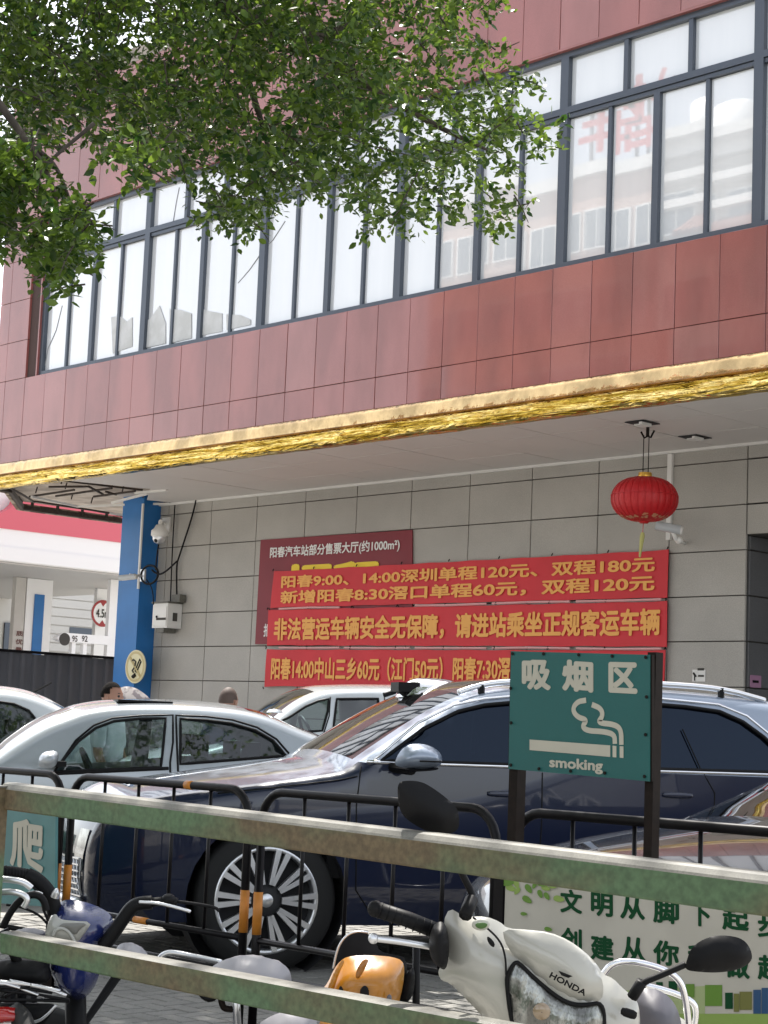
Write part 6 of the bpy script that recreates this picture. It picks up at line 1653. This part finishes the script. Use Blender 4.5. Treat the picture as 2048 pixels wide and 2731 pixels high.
for k in range(5): mb.box((rr0.x+3.2, YO+.95, hB_-7+k*.65), (rr0.x+6.2, YO+.99, hB_-6.94+k*.65))
mb.build('window_grille', m_white, B_)
block('shop_building', 'long low beige shop row across the street', -75, mv(1175, 700).x-1.5, 9.0, 10, m_beige, 2, 12)
block('shop_building', 'pale shop house across the street right of the beige house', b.x+4, b.x+26, 15.0, 10, M('pale_render', (.56, .54, .50), rough=.85), 4, 7)
# roadside trees on the other pavement
m_bark = M('tree_bark', (.075, .06, .048), rough=.9, var=.4, vscale=12, bump=.6, bscale=20)
def leaf_mat(name, c1, c2, tr=.35):
    m = bpy.data.materials.new(name); m.use_nodes = True
    n = m.node_tree.nodes; L = m.node_tree.links; n.clear()
    out = n.new('ShaderNodeOutputMaterial'); d = n.new('ShaderNodeBsdfPrincipled'); t = n.new('ShaderNodeBsdfTranslucent'); mx = n.new('ShaderNodeMixShader')
    g_ = n.new('ShaderNodeNewGeometry'); rp = n.new('ShaderNodeValToRGB'); rp.color_ramp.elements[0].color = (*c1, 1); rp.color_ramp.elements[1].color = (*c2, 1)
    L.new(g_.outputs['Random Per Island'], rp.inputs[0]); L.new(rp.outputs[0], d.inputs['Base Color'])
    d.inputs['Roughness'].default_value = .34; d.inputs['Specular IOR Level'].default_value = .5
    h_ = n.new('ShaderNodeHueSaturation'); h_.inputs['Value'].default_value = 1.7; h_.inputs['Hue'].default_value = .485; L.new(rp.outputs[0], h_.inputs['Color']); L.new(h_.outputs[0], t.inputs[0])
    mx.inputs[0].default_value = tr; L.new(d.outputs[0], mx.inputs[1]); L.new(t.outputs[0], mx.inputs[2]); L.new(mx.outputs[0], out.inputs[0]); return m
m_leaf = leaf_mat('ficus_leaf', (.014, .048, .008), (.115, .19, .022), .36)
LV = np.array([(0, 0, 0), (.28, .26, .03), (.62, .25, .04), (1, 0, -.03), (.62, -.25, .04), (.28, -.26, .03), (.45, 0, -.02)])
LF = [(0, 6, 1), (1, 6, 2), (2, 6, 3), (3, 6, 4), (4, 6, 5), (5, 6, 0)]
def leaves(name, pos, size, parent, mat, kind='stuff', dirs=None):
    N = len(pos); a = rng.normal(size=(N, 3)); a[:, 2] = a[:, 2]*.6-.35
    if dirs is not None: a = a*.55+dirs
    a /= np.linalg.norm(a, axis=1)[:, None]
    up = rng.normal(size=(N, 3))*.55+np.array([0, 0, 1.0]); b = np.cross(up, a); b /= np.linalg.norm(b, axis=1)[:, None]; c = np.cross(a, b)
    s = size*rng.uniform(.55, 1.35, N)
    V = pos[:, None, :]+s[:, None, None]*(LV[None, :, 0, None]*a[:, None, :]+LV[None, :, 1, None]*b[:, None, :]*.95+LV[None, :, 2, None]*c[:, None, :])
    V = V.reshape(-1, 3); F = (np.array(LF)[None]+(np.arange(N)*7)[:, None, None]).reshape(-1, 3)
    inv = np.array(RM[parent.name].inverted()) if parent else np.eye(4)
    V = V@inv[:3, :3].T+inv[:3, 3]
    me = bpy.data.meshes.new(name); me.vertices.add(len(V)); me.vertices.foreach_set('co', V.astype(np.float32).ravel())
    me.loops.add(F.size); me.loops.foreach_set('vertex_index', F.astype(np.int32).ravel()); me.polygons.add(len(F))
    me.polygons.foreach_set('loop_start', np.arange(0, F.size, 3, dtype=np.int32)); me.polygons.foreach_set('loop_total', np.full(len(F), 3, dtype=np.int32))
    me.materials.append(mat); me.update(); me.validate()
    o = bpy.data.objects.new(name, me); COL.objects.link(o); o.parent = parent
    if kind: o['kind'] = kind
    return o
for k, (x, y, h) in enumerate(((-34, -14.5, 8.0), (-13, -14.5, 7.0), (6, -14.5, 8.5))):
    t_ = empty('street_tree', ('round green street tree before the low shop row across the street', 'smaller green street tree before the pink block across the street', 'tall green street tree before the pale shop house across the street')[k], 'tree', (x, y, 0), group='trees on the far pavement')
    MB().tube([(x, y, 0), (x+.1, y, h*.5), (x, y+.2, h*.8)], [.2, .15, .06], n=8).build('trunk', m_bark, t_, True)
    P = rng.normal(size=(5000, 3)); P /= np.linalg.norm(P, axis=1)[:, None]; P *= rng.uniform(.3, 1, (5000, 1))**.5*np.array([2.6, 2.6, 1.9]); P += np.array([x, y, h*.75])+np.sin(P*2.1)[:, [1, 2, 0]]*.4
    leaves('crown', P, .22, t_, m_leaf)

# ================================================================== THE TREE OVER THE STREET
tr = empty('ficus_tree', 'large ficus tree with small glossy leaves hanging into the photo from above', 'tree', (-9.2, 1.8, 0))
trk = [Vector((-9.2, 1.8, 0)), Vector((-9.15, 1.85, 1.4)), Vector((-9.0, 2.0, 2.8)), Vector((-8.7, 2.4, 4.0)), Vector((-8.2, 3.0, 5.2))]
MB().tube(smooth_poly([tuple(p) for p in trk], 2, False), [.26-.10*i/13 for i in range(14)][:len(smooth_poly([tuple(p) for p in trk], 2, False))] if False else .2, n=12).build('trunk', m_bark, tr, True)
poly = [(-250, -500), (1330, -500), (1333, 0), (1300, 80), (1405, 165), (1465, 235), (1515, 340), (1478, 402), (1400, 420), (1356, 480), (1430, 540), (1370, 590), (1318, 625), (1262, 585), (1180, 570), (1130, 600), (1086, 685), (1062, 600), (1010, 600), (975, 650), (945, 560), (905, 520), (830, 500), (790, 528), (740, 560), (693, 612), (600, 600), (494, 590), (540, 540), (535, 495), (500, 500), (469, 440), (420, 452), (400, 480), (360, 470), (300, 420), (250, 380), (190, 370), (130, 400), (112, 470), (175, 500), (230, 560), (300, 610), (240, 650), (212, 735), (165, 780), (140, 750), (98, 722), (60, 640), (25, 688), (-60, 640), (-250, 640)]
def in_poly(p, pl):
    c = False; j = len(pl)-1
    for i in range(len(pl)):
        a = pl[i]; b_ = pl[j]
        if (a[1] > p[1]) != (b_[1] > p[1]) and p[0] < (b_[0]-a[0])*(p[1]-a[1])/(b_[1]-a[1])+a[0]: c = not c
        j = i
    return c
# clumps of leaf sprays filling the crown; spray positions spread in depth
sprays = []
tries = 0
while len(sprays) < 5400 and tries < 120000:
    tries += 1
    x = random.uniform(-250, 1560); y = random.uniform(-480, 790)
    if not in_poly((x, y), poly): continue
    d = edge_dist((x, y), [poly])
    if y > 300 and d < 60 and random.random() < .25: continue
    if x > 1000 and random.random() < .50: continue
    g1 = math.sin(x/61+y/90)+math.sin(y/47-x/120+2)+.8*math.sin(x/23+1.7*math.sin(y/31))+.8*math.sin(y/19-x/37)
    if g1 > (1.15 if y > 120 else 1.7) and random.random() < .86: continue
    if x < 420 and y > 380: D = random.uniform(6.2, 7.2)
    else: D = random.uniform(7.2, 10.5)
    sprays.append((x, y, D, d))
pos = []; dr = []
twigs = MB(); 
for q, (x, y, D, d) in enumerate(sprays):
    c = cp(x, y, D); a = Vector((random.gauss(0, 1), random.gauss(0, 1), random.gauss(-.35, .5))).normalized()
    L = random.uniform(.14, .30) if d > 25 else random.uniform(.08, .15)
    n = int(L/.016)
    for k in range(n):
        t = k/n; p = c+a*(t-.5)*L+Vector((0, 0, -.10*(t-.2)**2)); pos.append(tuple(p))
        s = Vector((random.gauss(0, 1), random.gauss(0, 1), random.gauss(0, .6))).normalized(); dr.append(tuple(a*.6+s*.8))
    if q % 5 == 0: twigs.tube([c-a*L*.6, c, c+a*L*.5+Vector((0, 0, -.02))], [.004, .003, .0015], n=4, cap=False)
pos = np.array(pos); dr = np.array(dr)
print('LEAVES', len(pos))
# the 300 nearest leaves are single parts
D_all = (pos-np.array(CAMP))@np.array(FW)
order = np.argsort(D_all)
lm = bpy.data.meshes.new('leaf'); lm.from_pydata([tuple(v*.044) for v in LV], [], LF); lm.materials.append(m_leaf)
for i in order[:300]:
    o = bpy.data.objects.new('leaf', lm); COL.objects.link(o); o.parent = tr; o.location = Vector(pos[i])-RM[tr.name].translation
    z_ = Vector((random.gauss(0, .5), random.gauss(0, .5), 1)).normalized(); x_ = Vector(dr[i]); x_.z -= .3; x_ = (x_-z_*x_.dot(z_)).normalized(); y_ = z_.cross(x_)
    o.rotation_euler = Matrix((x_, y_, z_)).transposed().to_euler()
leaves('foliage', pos[order[300:]], .041, tr, m_leaf, dirs=dr[order[300:]])
# unseen crown above and beside the frame, its density shaped for the shade below
N = 60000
P = np.stack([rng.uniform(-14.5, -1.5, N), rng.uniform(-2.5, 9.8, N), rng.normal(7.6, .6, N)], 1)
P[:, 2] += .5*np.sin(P[:, 0]*1.3)+.4*np.sin(P[:, 1]*1.7)
v = P-np.array(CAMP); dz = v@np.array(FW); pxs = CX+FPX*(v@np.array(cxv))/dz; pys = CY-FPX*(v@np.array(cyv))/dz
gap = np.sin(P[:, 0]*2.3+1)*np.sin(P[:, 1]*2.9)+.4*np.sin(P[:, 0]*5.1)*np.sin(P[:, 1]*4.3)
keep = ((dz < .5) | (pys < -180) | (pxs < -300) | (pxs > 2400)) & (gap < .55) & ((P[:, 0] < -9.6) | (P[:, 1] < 3.0) | (rng.uniform(0, 1, N) < .30))
leaves('foliage', P[keep], .10, tr, m_leaf)
N = 26000  # extra unseen leaf layer, added to shade the pavement
P = np.stack([rng.uniform(-13.2, -8.6, N), rng.uniform(4.2, 8.3, N), rng.normal(8.1, .25, N)], 1)
v = P-np.array(CAMP); dz = v@np.array(FW); pys = CY-FPX*(v@np.array(cyv))/dz
leaves('foliage', P[pys < -180], .12, tr, m_leaf)
twigs.build('twigs', m_bark, tr, kind='stuff')
def limb(pts, r0, r1):
    P = smooth_poly([tuple(cp(*p)) for p in pts], 2, False); n = len(P)
    MB().tube(P, [r0+(r1-r0)*i/(n-1) for i in range(n)], n=8).build('limb', m_bark, tr, True)
limb([(300, -420, 8.6), (520, -60, 8.5), (600, 20, 8.6), (700, 70, 8.7), (800, 100, 8.8), (880, 90, 8.9), (960, 20, 9.2)], .06, .02)
limb([(600, 20, 8.6), (640, 150, 8.5), (700, 330, 8.4), (720, 420, 8.4)], .025, .006)
limb([(800, 100, 8.8), (1000, 240, 8.9), (1150, 330, 9.0), (1300, 400, 9.0)], .03, .006)
limb([(-250, -100, 7.5), (-80, 180, 7.0), (40, 330, 6.9), (140, 480, 6.8), (160, 600, 6.8)], .026, .004)
limb([(100, 400, 6.9), (150, 440, 6.9), (185, 530, 6.9)], .012, .005)
limb([(250, 330, 7.0), (130, 430, 6.9), (100, 470, 6.9)], .010, .004)
P = smooth_poly([tuple(Vector((-8.2, 3.0, 5.2))), tuple(Vector((-8.2, 3.6, 5.9))), tuple(cp(300, -420, 8.6))], 2, False)
MB().tube(P, .08, n=8).build('limb', m_bark, tr, True)
P = smooth_poly([(-8.7, 2.4, 4.0), (-8.9, 3.0, 4.6), tuple(cp(-250, -100, 7.5))], 2, False); MB().tube(P, [.08-.05*i/(len(P)-1) for i in range(len(P))], n=8).build('limb', m_bark, tr, True)
